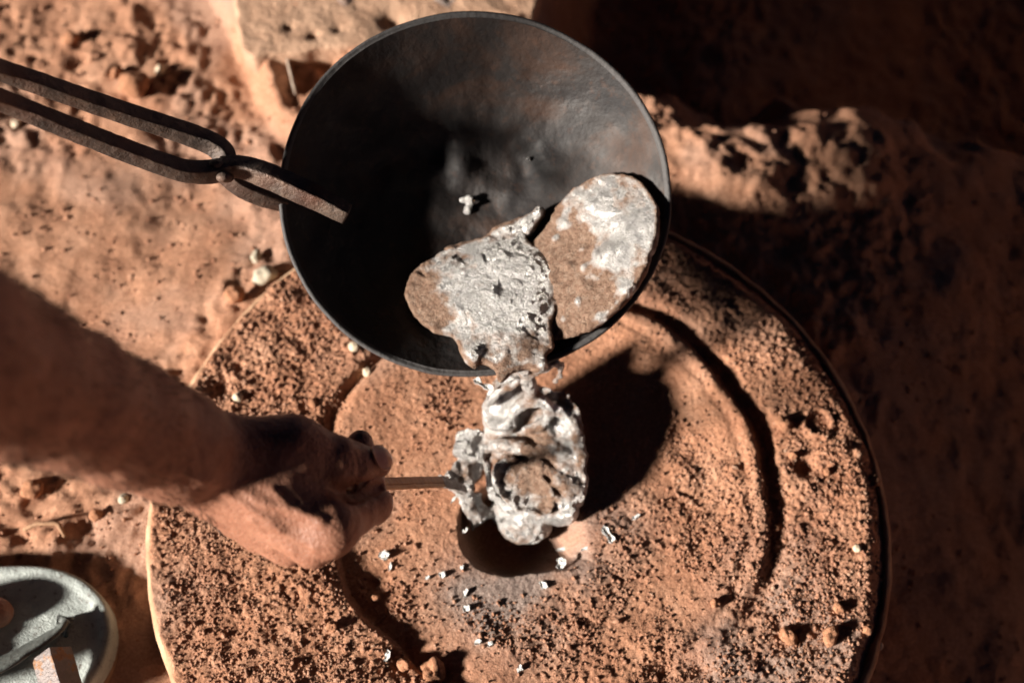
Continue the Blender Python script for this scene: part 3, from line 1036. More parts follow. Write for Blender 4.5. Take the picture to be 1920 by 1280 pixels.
def crust(name, label, px_outline, off, th, seed, spots, group, bulge=.003, ru=.0016, h=.00085):
    """A frozen skin of metal lying in the pan; its outline is cut at its own plane a little above the iron."""
    hits = [pan_hit(*p) for p in px_outline]
    hits = np.array([p for p in hits if p is not None])
    c0 = hits.mean(0)
    Aq = np.c_[hits[:, :2] - c0[:2], np.ones(len(hits))]
    co = np.linalg.lstsq(Aq, hits[:, 2] - c0[2], rcond=None)[0]
    co[:2] = co[:2].clip(-.6, .6)
    n = np.array([-co[0], -co[1], 1.])
    e1, e2, n = frame(n)
    c0 = c0 + n * off

    def to_plane(px, py):
        d = FWD + (px - 960) / FPX * np.array([1., 0, 0]) - (py - 640) / FPX * UPV
        w = CAM + d * (((c0 - CAM) @ n) / (d @ n)) - c0
        return w @ e1, w @ e2
    poly = np.array([to_plane(*p) for p in px_outline])
    poly = spline(np.vstack([poly, poly[:1]]), 4)[:-1]
    lo, hi = poly.min(0) - .008, poly.max(0) + .008
    f = Field((lo[0], lo[1], -.016), (hi[0], hi[1], .022), h)
    sl, X, Y, Z = f.part(f.lo, f.lo + 9)
    x, y = X[:, :, 0], Y[:, :, 0]
    d2 = polydist(x, y, poly) + .0014 * fb2(x, y, 70, 3, seed)
    wx = x + .006 * fb2(x, y, 45, 2, seed + 31)
    wy = y + .006 * fb2(x, y, 45, 2, seed + 33)
    top = bulge * sm(0, .025, -d2) + .8 * ru * fb2(x, y, 32, 3, seed + 3, .5)
    rough = np.zeros_like(x)
    for (a, b, r, up, shiny) in spots:
        u, v = to_plane(a, b)
        w = np.exp(-((x - u) ** 2 + (y - v) ** 2) / r ** 2)
        top = top + up * w
        rough = rough + abs(up) / .004 * w
    top = top + (.25 + np.clip(rough, 0, 1.2)) * .0018 * (np.abs(fb2(wx, wy, 62, 2, seed + 9)) ** .8 - .35)
    D = np.maximum(np.maximum(d2[:, :, None] + .35 * np.abs(Z), Z - top[:, :, None] - th * .5), -Z - th * .5 - .003)
    n3 = .0007 * fb3(X, Y, Z, 240, 2, seed + 11)
    f.F = (D + .5 * n3).astype(np.float32)
    V, Q = f.surf(2)
    dust = .58 + .42 * fb3(V[:, 0], V[:, 1], V[:, 2], 38, 4, seed + 21) + .45 * fb3(V[:, 0], V[:, 1], V[:, 2], 150, 3, seed + 27)
    for (a, b, r, up, shiny) in spots:
        u, v = to_plane(a, b)
        dust = dust - shiny * np.exp(-((V[:, 0] - u) ** 2 + (V[:, 1] - v) ** 2) / (1.3 * r) ** 2)
    pd = polydist(V[:, 0].astype(np.float32), V[:, 1].astype(np.float32), poly)
    dust = dust + .5 * sm(-.0035, -.0005, pd)
    V = wrinkle(V, Q, seed, .0010)
    W = c0 + V[:, :1] * e1 + V[:, 1:2] * e2 + V[:, 2:] * n
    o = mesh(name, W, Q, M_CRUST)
    set_attr(o, 'dust', np.clip(dust, 0, 1))
    return tag(o, label, 'metal crust', group)


GC = 'crusts of aluminium'
crust('metal_crust', 'half round silver and brown metal crust against the right wall of the pan',
      [(985, 470), (1020, 430), (1048, 385), (1080, 352), (1120, 332), (1165, 325), (1205, 342), (1232, 385), (1236, 430), (1222, 480), (1205, 520), (1175, 565), (1140, 598), (1095, 622), (1050, 636), (1010, 630), (985, 580), (975, 520)],
      .010, .005, 11, [(1150, 400, .018, .0015, .50), (1200, 430, .012, .001, .6), (1090, 380, .012, .001, .25), (1140, 490, .009, .004, 1.0), (1160, 480, .006, .004, 1.0), (1080, 460, .016, -.002, -.38), (1110, 450, .014, -.001, -.35), (1060, 420, .004, .002, 1.), (1045, 450, .003, .002, 1.), (1130, 600, .003, .002, 1.), (1090, 570, .0025, .002, 1.), (1060, 600, .003, .002, .9), (1095, 470, .003, .002, 1.), (1100, 505, .0025, .002, .9), (1070, 500, .003, .002, .7), (1120, 430, .003, .002, .8), (1185, 545, .004, .003, .9), (1070, 590, .02, 0, -.45), (1130, 545, .016, 0, -.45), (1050, 530, .014, 0, -.4), (1070, 400, .008, 0, -.2), (1100, 540, .006, .002, .8)], GC, bulge=.002)
crust('metal_crust', 'crumpled silver metal crust in the middle of the pan, its tip hanging over the lip',
      [(758, 540), (775, 510), (800, 492), (835, 470), (880, 455), (925, 440), (975, 432), (1000, 462), (1040, 474), (1062, 495), (1068, 525), (1058, 560), (1040, 590), (1032, 620), (1036, 650), (1024, 668), (1030, 690), (1012, 700), (990, 690), (962, 698), (938, 716), (925, 692), (905, 680), (888, 690), (872, 676), (862, 650), (846, 634), (812, 624), (790, 608), (768, 578)],
      .013, .005, 23, [(930, 500, .020, .003, .60), (1000, 510, .018, .002, .65), (850, 540, .012, .003, .5), (935, 565, .011, .004, .6), (938, 550, .006, -.002, -.5), (880, 590, .012, .002, .3), (885, 670, .007, .006, .6), (990, 590, .014, .002, .6), (790, 560, .014, 0, -.5), (830, 600, .010, 0, -.4), (960, 660, .014, .001, .1), (1020, 690, .005, .003, .7)], GC, bulge=.004, ru=.0022)
crust('metal_crust', 'thin ragged strip of metal crumbs along the upper edge of the pan crusts',
      [(832, 466), (860, 455), (905, 445), (930, 425), (965, 415), (990, 402), (1010, 388), (1024, 398), (1010, 420), (990, 440), (960, 450), (920, 460), (880, 470), (845, 478)],
      .013, .005, 37, [(1012, 400, .004, .005, .9), (985, 415, .006, .003, .7), (950, 430, .007, .003, .6), (920, 446, .006, .002, .3), (850, 468, .006, .003, -.2)], GC, bulge=.002, ru=.002)


# the heap between pan and hole: skins and lumps grown into one piece
def heap():
    c = P(985, 860, .08)
    f = Field((c[0] - .065, c[1] - .085, .005), (c[0] + .060, c[1] + .085, .160), .00095)
    dustspots = []

    def skin(outline, z0, th, sx=0., sy=0., dome=0., ru=.0014, seed=1, k=.002, spl=True, edge=0.):
        z0 = z0 + up_(np.mean([q[1] for q in outline]))
        poly = np.array([P(a, b, z0)[:2] for a, b in outline])
        if spl:
            poly = spline(np.vstack([poly, poly[:1]]), 4)[:-1]
        m = poly.mean(0)
        pad = .006
        lo, hi = poly.min(0) - pad, poly.max(0) + pad
        sl, X, Y, Z = f.part((lo[0], lo[1], z0 - .05), (hi[0], hi[1], z0 + .05))
        x, y = X[:, :, 0], Y[:, :, 0]
        d2 = polydist(x, y, poly) + .0016 * fb2(x, y, 110, 3, seed)
        hz = z0 + sx * (x - m[0]) + sy * (y - m[1]) + dome * sm(0, .018, -d2) + .6 * ru * fb2(x, y, 60, 3, seed + 2, .5) + .7 * ru * np.sin(6.28 / .0165 * (x * math.cos(seed) + y * math.sin(seed)) + 3.2 * fb2(x, y, 55, 2, seed + 41)) * sm(0, .006, -d2) + edge * sm(-.006, 0, d2)
        D = np.maximum(d2[:, :, None] + .3 * np.abs(Z - hz[:, :, None]), np.abs(Z - hz[:, :, None]) - th)
        f.add(sl, D.astype(np.float32), k)

    up_ = lambda b: float(np.interp(b, [690, 720, 760, 800, 840, 960, 985, 1000], [.010, -.002, -.016, -.024, -.028, -.028, -.016, -.012]))
    w = lambda a, b, z: P(a, b, z + up_(b))
    # neck from the pan lip and its curls
    for path, ra, rb in (([(975, 690, .112), (1000, 700, .112), (1022, 690, .113), (1040, 678, .112), (1052, 684, .110), (1050, 704, .107), (1042, 714, .105)], .0030, .0016),
                         ([(985, 688, .112), (992, 715, .106), (1000, 745, .098)], .0048, .0055),
                         ([(1020, 690, .112), (1005, 676, .115), (1022, 668, .116)], .0022, .0012),
                         ([(1050, 760, .088), (1064, 752, .091), (1065, 742, .093)], .0022, .0010)):
        pts = np.array([w(*p) for p in path])
        rr = np.linspace(ra, rb, len(pts))
        for i in range(len(pts) - 1):
            f.cap(pts[i], pts[i + 1], rr[i], rr[i + 1], .002)
    skin([(905, 752), (922, 722), (950, 706), (975, 702), (990, 716), (986, 750), (975, 780), (952, 806), (925, 816), (908, 795)], .086, .0030, .35, .55, .002, .002, 11)
    skin([(950, 770), (975, 742), (1010, 732), (1050, 748), (1078, 775), (1092, 815), (1093, 860), (1085, 885), (1050, 868), (1010, 852), (975, 838), (950, 815)], .088, .0042, .42, .35, .003, .0022, 13)
    skin([(848, 838), (858, 816), (882, 807), (908, 812), (926, 828), (918, 848), (895, 860), (868, 862), (850, 854)], .078, .0024, -.1, .1, .002, .0018, 15, edge=.002)
    skin([(918, 838), (945, 822), (985, 812), (1030, 826), (1075, 850), (1095, 880), (1096, 925), (1085, 962), (1050, 978), (1010, 968), (980, 955), (1000, 920), (960, 880), (925, 862)], .082, .0055, .35, .25, .004, .003, 17, k=.004)
    # crescent at the left
    skin([(846, 888), (866, 864), (900, 858), (916, 866), (906, 884), (900, 908), (906, 938), (922, 960), (908, 972), (888, 978), (872, 958), (858, 938), (842, 920), (830, 902)], .072, .0030, -.3, .2, .002, .0016, 19)
    skin([(860, 928), (888, 932), (908, 958), (886, 990), (878, 974), (866, 955)], .068, .0024, -.3, .3, .001, .001, 21, spl=False)
    # smooth scoop with a bright rolled lip
    R = np.array(frame((-.35, -.55, .8)))
    f.ell(w(990, 905, .074), (.0330, .0215, .0125), R, .003)
    skin([(925, 872), (960, 868), (1010, 890), (1040, 930), (1030, 962), (995, 962), (955, 948), (925, 915)], .088, .0020, .1, .25, -.004, .0012, 25, edge=.003)
    pts = np.array([w(a, b, z) for a, b, z in ((913, 872, .084), (912, 900, .081), (925, 930, .079), (955, 952, .078), (990, 962, .078), (1030, 962, .078))])
    for i in range(len(pts) - 1):
        f.cap(pts[i], pts[i + 1], .0030, .0030, .003)
    # folds and lumps on top
    for path, r in (([(958, 800, .089), (962, 772, .095), (985, 754, .099), (1015, 752, .100), (1030, 772, .099), (1016, 796, .097), (985, 806, .094)], .0030),
                    ([(922, 838, .086), (960, 836, .091), (1000, 846, .094), (1040, 846, .096), (1085, 872, .094)], .0034),
                    ([(1040, 765, .097), (1072, 790, .099), (1086, 830, .099), (1088, 868, .097)], .0030),
                    ([(1000, 868, .093), (1035, 885, .095), (1062, 915, .094), (1068, 945, .088)], .0032),
                    ([(912, 760, .094), (935, 735, .097), (968, 716, .099)], .0022),
                    ([(915, 795, .090), (940, 800, .092), (958, 786, .094)], .0024)):
        q = spline([w(*p) for p in path], 3)
        for i in range(len(q) - 1):
            f.cap(q[i], q[i + 1], r * (1 + .25 * math.sin(i * 1.7)), r, .004)
    for a, b, z, r in ((1072, 905, .094, .007), (1080, 928, .090, .006), (1052, 862, .096, .005), (950, 862, .090, .005), (1058, 800, .098, .006)):
        f.ell(w(a, b, z), (r, r * .8, r * .5), None, .004)
    for a, b, z in ((1040, 952, .078), (1058, 962, .076)):
        f.ell(w(a, b, z), (.010, .009, .008), None, .004)
    # black hollow between crescent and scoop, pocket between the skins
    pts = np.array([w(a, b, z) for a, b, z in ((898, 886, .082), (898, 915, .078), (910, 945, .076))])
    for i in range(2):
        f.cap(pts[i], pts[i + 1], .0058, .0050, .002, cut=True)
    f.ell(w(985, 905, .0985), (.021, .011, .006), R, .003, cut=True)
    # nub going down the hole
    f.ell(w(985, 985, .050), (.019, .013, .014), None, .005)
    f.ell(w(975, 960, .058), (.022, .012, .016), None, .005)
    f.ell(w(1010, 975, .055), (.010, .010, .012), None, .004)
    ax3 = np.meshgrid(*f.ax, indexing='ij', sparse=True)
    near = np.abs(f.F) < .006
    I = np.argwhere(near)
    px_, py_, pz_ = f.ax[0][I[:, 0]], f.ax[1][I[:, 1]], f.ax[2][I[:, 2]]
    f.F[near] += (.0009 * fb3(px_, py_, pz_, 110, 3, 51, .6) + .0004 * fb3(px_, py_, pz_, 330, 2, 53)).astype(np.float32)
    V, Q = f.surf(2)
    V = wrinkle(V, Q, 91, .0011)
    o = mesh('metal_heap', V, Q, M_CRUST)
    N = vnormals(V, Q)
    d = .46 + .48 * fb3(V[:, 0], V[:, 1], V[:, 2], 45, 4, 61) + .45 * fb3(V[:, 0], V[:, 1], V[:, 2], 160, 3, 63)
    for a, b, z, r, s in ((935, 765, .092, .016, .7), (885, 835, .080, .014, .6), (1065, 800, .09, .016, .6), (1070, 830, .09, .010, .6), (960, 945, .078, .012, .9), (930, 915, .078, .010, .9), (1060, 960, .07, .012, .9), (985, 905, .085, .015, -.75), (1070, 890, .09, .012, -.7), (1000, 840, .098, .012, -.4), (880, 900, .072, .012, -.3), (1010, 985, .05, .010, .6), (1000, 700, .11, .010, -.2), (1020, 760, .09, .012, -.3)):
        p = P(a, b, z + up_(b))
        d = d - s * np.exp(-((V - p) ** 2).sum(1) / r ** 2)
    set_attr(o, 'dust', np.clip(d, 0, 1))
    tag(o, 'crumpled heap of silver metal skins hanging from the pan lip into the mould hole', 'metal crust', GC)


heap()


def flake(px, py, length, width, ang, lab, z=None, zfun=disc_z, seed=0, th=.0012, curl=.14):
    """A thin bent chip of metal."""
    c = P(px, py, TOP)
    z = float(np.ravel(zfun(np.array([c[0]]), np.array([c[1]])))[0]) if z is None else z
    c = P(px, py, z)
    nu, nv = 14, 8
    u, v = np.meshgrid(np.linspace(-1, 1, nu), np.linspace(-1, 1, nv), indexing='ij')
    wv = np.sqrt(np.clip(1.05 - u ** 2, 0, 1)) * (1 + .2 * np.sin(u * 4 + seed))
    x, y = u * length / 2 + .1 * length * fb2(u, v, 1.7, 2, seed), v * wv * width / 2 + .25 * width * fb2(u, v, 1.3, 2, seed + 4)
    zz = curl * width * (v ** 2 + .3 * u) + .25 * width * fb2(u * 1., v * 1., 1.8, 3, seed + 9)
    ca, sa = math.cos(ang), math.sin(ang)
    zz = zz + .32 * ((x * ca - y * sa) * .92 + (x * sa + y * ca) * .39)
    zz = zz - zz.min() * .75
    T = np.stack([c[0] + x * ca - y * sa, c[1] + x * sa + y * ca, z + zz + th * .6], -1).reshape(-1, 3)
    Bt = T - np.array([0, 0, th])
    V = np.vstack([T, Bt])
    n = nu * nv
    G = grid_faces(nu, nv)
    bd = [i * nv for i in range(nu)] + [(nu - 1) * nv + j for j in range(1, nv)] + [i * nv + nv - 1 for i in range(nu - 2, -1, -1)] + [j for j in range(nv - 2, 0, -1)]
    S = np.array([(a, b, b + n, a + n) for a, b in zip(bd, bd[1:] + bd[:1])])
    o = mesh('metal_flake', V, np.concatenate([G, G[:, ::-1] + n, S]), M_FLAKE)
    return tag(o, lab, 'metal flake', 'flakes of aluminium')


FL = [(1141, 1001, .0155, .0060, -1.05, 'long white metal flake on the smooth slope right of the hole', None),
      (1192, 970, .0065, .0035, .4, 'small metal flake up and right of the long white flake', None),
      (1051, 1058, .0085, .0070, 1.2, 'lumpy metal flake at the lower right lip of the hole', None),
      (1052, 1030, .0080, .0025, .1, 'thin metal flake lying on the slope above the lumpy flake', None),
      (1098, 1029, .0085, .0030, .15, 'flat bright flake below the long white flake', None),
      (1018, 1098, .0080, .0045, -.7, 'grey flake just below the hole', None),
      (720, 1042, .0085, .0062, .3, 'crinkled silver flake on the smooth clay right of the fist', None),
      (731, 1063, .0070, .0022, 1.35, 'upright sliver of metal below the crinkled flake beside the fist', None),
      (830, 1077, .0055, .0040, 1.0, 'small bright flake left of the hole, right of the fist', None),
      (801, 1083, .0040, .0028, .5, 'tiny flake just left of the small bright flake', None),
      (866, 1064, .0032, .0028, .2, 'tiny bright flake at the left lip of the hole', None),
      (896, 1205, .0055, .0040, .2, 'bright flake low in the middle of the mould, left of a pair', None),
      (919, 1208, .0045, .0036, .8, 'bright flake low in the middle of the mould, right of a pair', None),
      (873, 1112, .0065, .0034, 1.2, 'dull flake on the clay below the left of the hole', None),
      (874, 1142, .0060, .0040, .9, 'flaky ash coloured chip below the dull flake', None),
      (726, 1230, .0090, .0044, 1.35, 'violet grey oval shell like chip at the lower left soil', None),
      (974, 1254, .0060, .0036, 1.2, 'pale curved chip near the bottom edge of the photo', None),
      (853, 935, .0085, .0022, .9, 'thin curled white sliver at the left lip of the hole', .051),
      (872, 995, .0050, .0030, .7, 'tiny sliver on the left edge of the black hole', .050),
      (905, 722, .0180, .0055, -.6, 'pale triangular flake under the lower lip of the pan', .092)]
for i, (px, py, l, w_, a, lab, z) in enumerate(FL):
    flake(px, py, l * .88, w_ * .88, a, lab, z, seed=500 + 7 * i)
# two crumbs of metal inside the pan
for px, py, r, lab in ((874, 388, .0055, 'white metal crumb alone on the black floor of the pan'), (990, 300, .0024, 'tiny bright metal crumb on the rusty patch in the pan')):
    p = pan_hit(px, py)
    nu = 14
    f = Field(p - .012, p + .012, .0007)
    for q in range(5):
        o_ = rng.normal(0, r * .45, 3)
        f.ell(p + PN * r * .5 + o_, (r * .55, r * .4, r * .4), None, .0012)
    V, Q = f.surf(1)
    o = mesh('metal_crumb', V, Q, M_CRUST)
    set_attr(o, 'dust', np.full(len(V), .1))
    tag(o, lab, 'metal crumb', 'crumbs of metal in the pan')

# ------------------------------------------------------------------ tongs
tongs = empty('blacksmith_tongs', P(415, 318, .222), 'dark forged iron tongs gripping the left rim of the pan', 'tongs')


def bar(name, pts, ha, hb, side, seed, corner=.2):
    path = spline([P(*p) for p in pts], 10)
    n = len(path)
    t = np.linspace(0, 1, n)
    V, F = sweep(path, np.interp(t, *ha) * .9, np.interp(t, *hb) * .9, side, corner, 5, .0003, seed)
    return mesh(name, V, F, M_TONG, tongs)


td = np.array([.75, -.33, -.55])
td /= np.linalg.norm(td)
vd = CAM - P(300, 260, 0.207)
vd -= (vd @ td) * td
vd /= np.linalg.norm(vd)
SIDE = tuple((vd * .75 + np.cross(td, vd) * .66))
bar('rein', [(-260, 22, 0.427), (-120, 82, 0.377), (0, 131, 0.332), (100, 166, 0.307), (200, 201, 0.280), (300, 234, 0.254), (370, 258, 0.237), (412, 280, 0.229), (424, 306, 0.225)],
    ([0, .8, .93, 1], [.0052, .0062, .0066, .0055]), ([0, .6, .93, 1], [.0052, .0062, .0070, .006]), SIDE, 3)
bar('rein', [(-260, 72, 0.427), (-120, 134, 0.377), (0, 187, 0.332), (100, 228, 0.307), (200, 268, 0.280), (300, 306, 0.254), (350, 321, 0.241), (395, 322, 0.232), (440, 313, 0.227)],
    ([0, .8, .93, 1], [.0052, .0062, .0066, .0055]), ([0, .6, .93, 1], [.0052, .0062, .0068, .006]), SIDE, 5)
bar('jaw', [(412, 312, 0.230), (455, 314, 0.227), (500, 329, 0.224), (545, 349, 0.220), (600, 375, 0.213), (652, 402, 0.205)],
    ([0, .35, .7, 1], [.0055, .0074, .0074, .0056]), ([0, .35, .7, 1], [.0055, .0070, .0070, .0060]), SIDE, 7)
bar('jaw', [(418, 318, 0.219), (450, 345, 0.209), (490, 362, 0.197), (530, 376, 0.182), (585, 396, 0.155)],
    ([0, .5, 1], [.007, .0075, .006]), ([0, .5, 1], [.006, .0075, .006]), SIDE, 9)
for px, py, z, r in ((402, 309, .237, .0047), (417, 332, .234, .0045)):
    c = P(px, py, z)
    nrm_ = np.array([-.25, -.45, .85])
    e1, e2, nn = frame(nrm_)
    rr = np.array([.02, .5, .85, 1., 1., .95])
    hh = np.array([.0028, .0025, .0014, 0, -.004, -.008])
    a = np.linspace(0, 2 * math.pi, 20, endpoint=False)
    V = np.concatenate([c + r * q * (np.cos(a)[:, None] * e1 + np.sin(a)[:, None] * e2 * .75) + hq * nn for q, hq in zip(rr, hh)])
    k, j = np.meshgrid(np.arange(5), np.arange(20), indexing='ij')
    A, B = k * 20 + j, k * 20 + (j + 1) % 20
    mesh('rivet', V, np.stack([A, A + 20, B + 20, B], -1).reshape(-1, 4), M_TONG, tongs)


# ------------------------------------------------------------------ the arm and fist
def arm():
    DZ, HS = .102, .94
    wr = P(378, 862, .165 + DZ)
    el = P(-120, 640, .43)
    ax = (wr - el) / np.linalg.norm(wr - el)
    e1, e3 = ax, None
    up = np.array([0, 0, 1.]) - ax[2] * ax
    e3 = up / np.linalg.norm(up)
    e2 = np.cross(e3, e1)
    R = np.stack([e1, e2, e3])                       # rows: along the arm, across, up
    T = lambda a, b, z: R @ (P(a, b, z + (DZ if a > 350 and z < .2 else 0)) - wr)
    f = Field((-.40, -.115, -.085), (.135, .085, .105), .0017)
    k = .012
    # forearm: flattened towards the wrist, muscle belly towards the elbow
    c = [T(-420, 505, .56), T(-120, 655, .475), T(0, 702, .432), T(120, 748, .388), T(230, 795, .344), T(320, 832, .305), T(385, 866, .171)]
    rr = [.0430, .0395, .0360, .0322, .0300, .0280, .0270]
    for i in range(len(c) - 1):
        f.cap(c[i], c[i + 1], rr[i], rr[i + 1], .014)
    # metacarpals: index, middle, ring, little
    mc = [((405, 862, .178), (620, 986, .154), .0170, .0150), ((402, 885, .172), (588, 1018, .144), .0165, .0142), ((398, 900, .160), (540, 1016, .124), .0165, .0138), ((392, 918, .150), (488, 998, .108), .0155, .0130)]
    for a, b, ra, rb in mc:
        f.cap(T(*a), T(*b), ra * HS, rb * HS, .010)
    f.ell(T(500, 905, .138), (.034, .028, .024), None, .016)
    f.ell(T(545, 945, .126), (.028, .026, .022), None, .014)
    # knuckle of the index finger
    f.ell(T(622, 990, .156), (.0135, .0130, .0125), None, .008)
    # index: out, then folded back under the thumb
    ix = [T(622, 992, .152), T(698, 945, .126), T(690, 885, .112), T(673, 831, .114)]
    for i, (ra, rb) in enumerate(((.0145, .0116), (.0114, .0098), (.0100, .0094))):
        f.cap(ix[i], ix[i + 1], ra * HS, rb * HS, .003 if i else .006)
    f.ell(ix[1], (.0120, .0120, .0120), None, .003)
    # middle, ring and little finger curled beneath
    for pts, r0 in (([(588, 1020, .136), (668, 962, .116), (650, 905, .108), (612, 905, .112)], .0125), ([(540, 1014, .122), (632, 972, .108), (622, 920, .102), (585, 915, .106)], .0120), ([(488, 996, .108), (570, 972, .100), (568, 940, .097), (545, 925, .100)], .0110)):
        q = [T(*p) for p in pts]
        for i in range(3):
            f.cap(q[i], q[i + 1], r0 - .0012 * i, r0 - .0012 * (i + 1), .004)
    # thumb
    th = [T(438, 842, .178), T(545, 842, .168), T(628, 862, .158), T(668, 870, .150), T(703, 870, .141)]
    for i, (ra, rb) in enumerate(((.0195, .0190), (.0190, .0150), (.0150, .0126), (.0126, .0108))):
        f.cap(th[i], th[i + 1], ra * HS, rb * HS, .009 if i < 2 else .003)
    f.ell(T(560, 890, .152), (.028, .020, .018), None, .012)                       # web between thumb and index
    f.ell(T(590, 925, .140), (.013, .013, .012), None, .010)
    f.ell(T(365, 830, .170), (.016, .012, .012), None, .014)                        # wrist bone
    for a, b, r in (((640, 945, .158), (672, 925, .148), .0030), ((672, 925, .148), (722, 902, .132), .0042), ((668, 930, .140), (716, 912, .124), .0040)):
        f.cap(T(*a), T(*b), r, r, .003, cut=True)       # deep crease where thumb and finger meet
    V, Q = f.surf(3)
    N = vnormals(V, Q)
    W = V @ R + wr
    # veins, tendons, creases
    d = .0011 * fb3(W[:, 0], W[:, 1], W[:, 2], 34, 3, 711) + .0004 * fb3(W[:, 0], W[:, 1], W[:, 2], 110, 3, 713)

    def line(pts, wd, hgt):
        nonlocal d
        hit = []
        for p in pts:                                     # the point of the skin seen there
            r = FWD + (p[0] - 960) / FPX * np.array([1., 0, 0]) - (p[1] - 640) / FPX * UPV
            r /= np.linalg.norm(r)
            dep = (W - CAM) @ r
            off = np.linalg.norm(W - CAM - dep[:, None] * r, axis=1)
            ok = off < .0035
            hit.append(W[ok][np.argmin(dep[ok])] if ok.any() else P(p[0], p[1], p[2] + DZ))
        q = spline(hit, 8)
        dd = np.full(len(W), 9.)
        for a, b in zip(q[:-1], q[1:]):
            e = b - a
            t = np.clip(((W - a) @ e) / (e @ e), 0, 1)
            dd = np.minimum(dd, ((W - a - t[:, None] * e) ** 2).sum(1))
        d = d + hgt * np.exp(-dd / wd ** 2)
    for pts, wd, hgt in (([(430, 905), (480, 945), (540, 965), (590, 985)], .0028, .0015), ([(420, 930), (470, 965), (520, 1000)], .0026, .0014), ([(520, 915), (556, 955), (598, 965)], .0024, .0012),
                         ([(330, 890), (400, 910), (440, 920)], .0030, .0012), ([(470, 985), (530, 1010), (580, 1035)], .0030, .0012), ([(150, 840), (240, 870), (330, 905)], .0035, .0010),
                         ([(664, 846), (671, 870), (664, 896)], .0011, -.0010), ([(676, 846), (682, 870), (676, 896)], .0011, -.0010), ([(655, 848), (661, 872), (653, 900)], .0010, -.0007), ([(687, 850), (692, 872), (688, 894)], .0009, -.0006),
                         ([(668, 945), (678, 968), (674, 990)], .0016, -.0006), ([(690, 925), (700, 950), (705, 975)], .0012, -.0007),
                         ([(372, 790), (384, 840), (380, 900)], .0016, -.0006), ([(352, 790), (362, 850), (360, 910)], .0016, -.0005)):
        line([(p[0], p[1], .15) for p in pts], wd, hgt)
    W = W + N @ R * d[:, None]
    o = mesh('person', W, Q, M_SKIN)
    tag(o, 'bare brown forearm and closed fist pinching a thin tan stick above the mould', 'person')
    # fine hairs along the forearm and the back of the hand
    cand = np.where((W[:, 0] < P(400, 900, .27)[0]) & (W[:, 0] > P(-60, 700, .43)[0]))[0]
    NW = vnormals(W, Q)
    pick = rng.choice(cand, 2600, replace=False)
    p0, n0 = W[pick], NW[pick]
    tdir = ax[None] + .35 * rng.standard_normal((len(pick), 3))
    tdir = tdir - (tdir * n0).sum(1, keepdims=True) * n0
    tdir /= np.linalg.norm(tdir, axis=1, keepdims=True)
    ln = rng.uniform(.004, .010, len(pick))[:, None]
    sd0 = np.cross(n0, tdir)
    tipv = p0 + ln * (tdir * .85 + n0 * rng.uniform(.2, .7, (len(pick), 1)))
    wv = .00008
    VH = np.stack([p0 - sd0 * wv - n0 * .0004, p0 + sd0 * wv - n0 * .0004, p0 + n0 * wv * 2, tipv], 1).reshape(-1, 3)
    FH = (np.array([(0, 1, 3), (1, 2, 3), (2, 0, 3)])[None] + 4 * np.arange(len(pick))[:, None, None]).reshape(-1, 3)
    mesh('arm_hair', VH, FH, M_HAIR, o)['kind'] = 'stuff'
    # thumb nail and the tip of the index nail
    tip = P(712, 868, .1420 + DZ)
    a = th[4] - th[3]
    a = (a / np.linalg.norm(a)) @ R
    n = np.array([.30, .10, .95])
    n = n - (n @ a) * a
    n /= np.linalg.norm(n)
    b = np.cross(n, a)
    rt = .0118
    u, v = np.meshgrid(np.linspace(-1, 1, 15), np.linspace(-1, 1, 15), indexing='ij')
    x, y = u * np.sqrt(1 - v ** 2 / 2), v * np.sqrt(1 - u ** 2 / 2)
    al = x * .0080
    be = y * .0088 / rt
    dr = rt - .0034 * np.clip(x, 0, 1) ** 2
    Pn = tip - .004 * a + al[..., None] * a + (dr * np.sin(be))[..., None] * b + (dr * np.cos(be) - .0012)[..., None] * n
    Vn = np.vstack([Pn.reshape(-1, 3), (Pn - .0016 * n).reshape(-1, 3)])
    G = grid_faces(15, 15)
    bd = [i * 15 for i in range(15)] + [14 * 15 + j for j in range(1, 15)] + [i * 15 + 14 for i in range(13, -1, -1)] + [j for j in range(13, 0, -1)]
    S = np.array([(p, q, q + 225, p + 225) for p, q in zip(bd, bd[1:] + bd[:1])])
    mesh('thumbnail', Vn, np.concatenate([G, G[:, ::-1] + 225, S]), M_NAIL, o)
    return o


hand = arm()

# ------------------------------------------------------------------ the stick in the fist
stick = empty('flat_stick', P(770, 905, .115), 'flat tan split stick held between thumb and finger, poking the metal heap', 'stick')
a3, b3 = P(640, 909, .140 + .102), P(842, 903, .070)
dn = (b3 - a3) / np.linalg.norm(b3 - a3)
nn = np.array([0, -.2, 1.]) - (np.array([0, -.2, 1.]) @ dn) * dn
nn /= np.linalg.norm(nn)
sd = np.cross(nn, dn)
for nm, o1, w1, h1, m in (('broad_strip', .0014, .0026, .0015, M_STICK), ('edge_strip', -.0027, .0013, .0011, M_STICK2)):
    path = np.linspace(a3, b3, 24) + sd * o1
    V, F = sweep(path, w1, h1, sd, .25, 3, .0002, 31)
    mesh(nm, V, F, m, stick)
path = np.linspace(a3, b3, 60) + sd * -.0027 + nn * .0011
for i in range(8, 56, 3):
    if i in (20, 23, 41):
        continue
path = spline([P(828, 902, .083), P(848, 908, .071), P(872, 918, .060)], 8)
tt = np.linspace(0, 1, len(path))
V, F = sweep(path, .0050 - .002 * tt, .0016, sd, .5, 3, .0006, 33)
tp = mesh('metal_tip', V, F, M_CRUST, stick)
set_attr(tp, 'dust', np.full(len(V), .45))


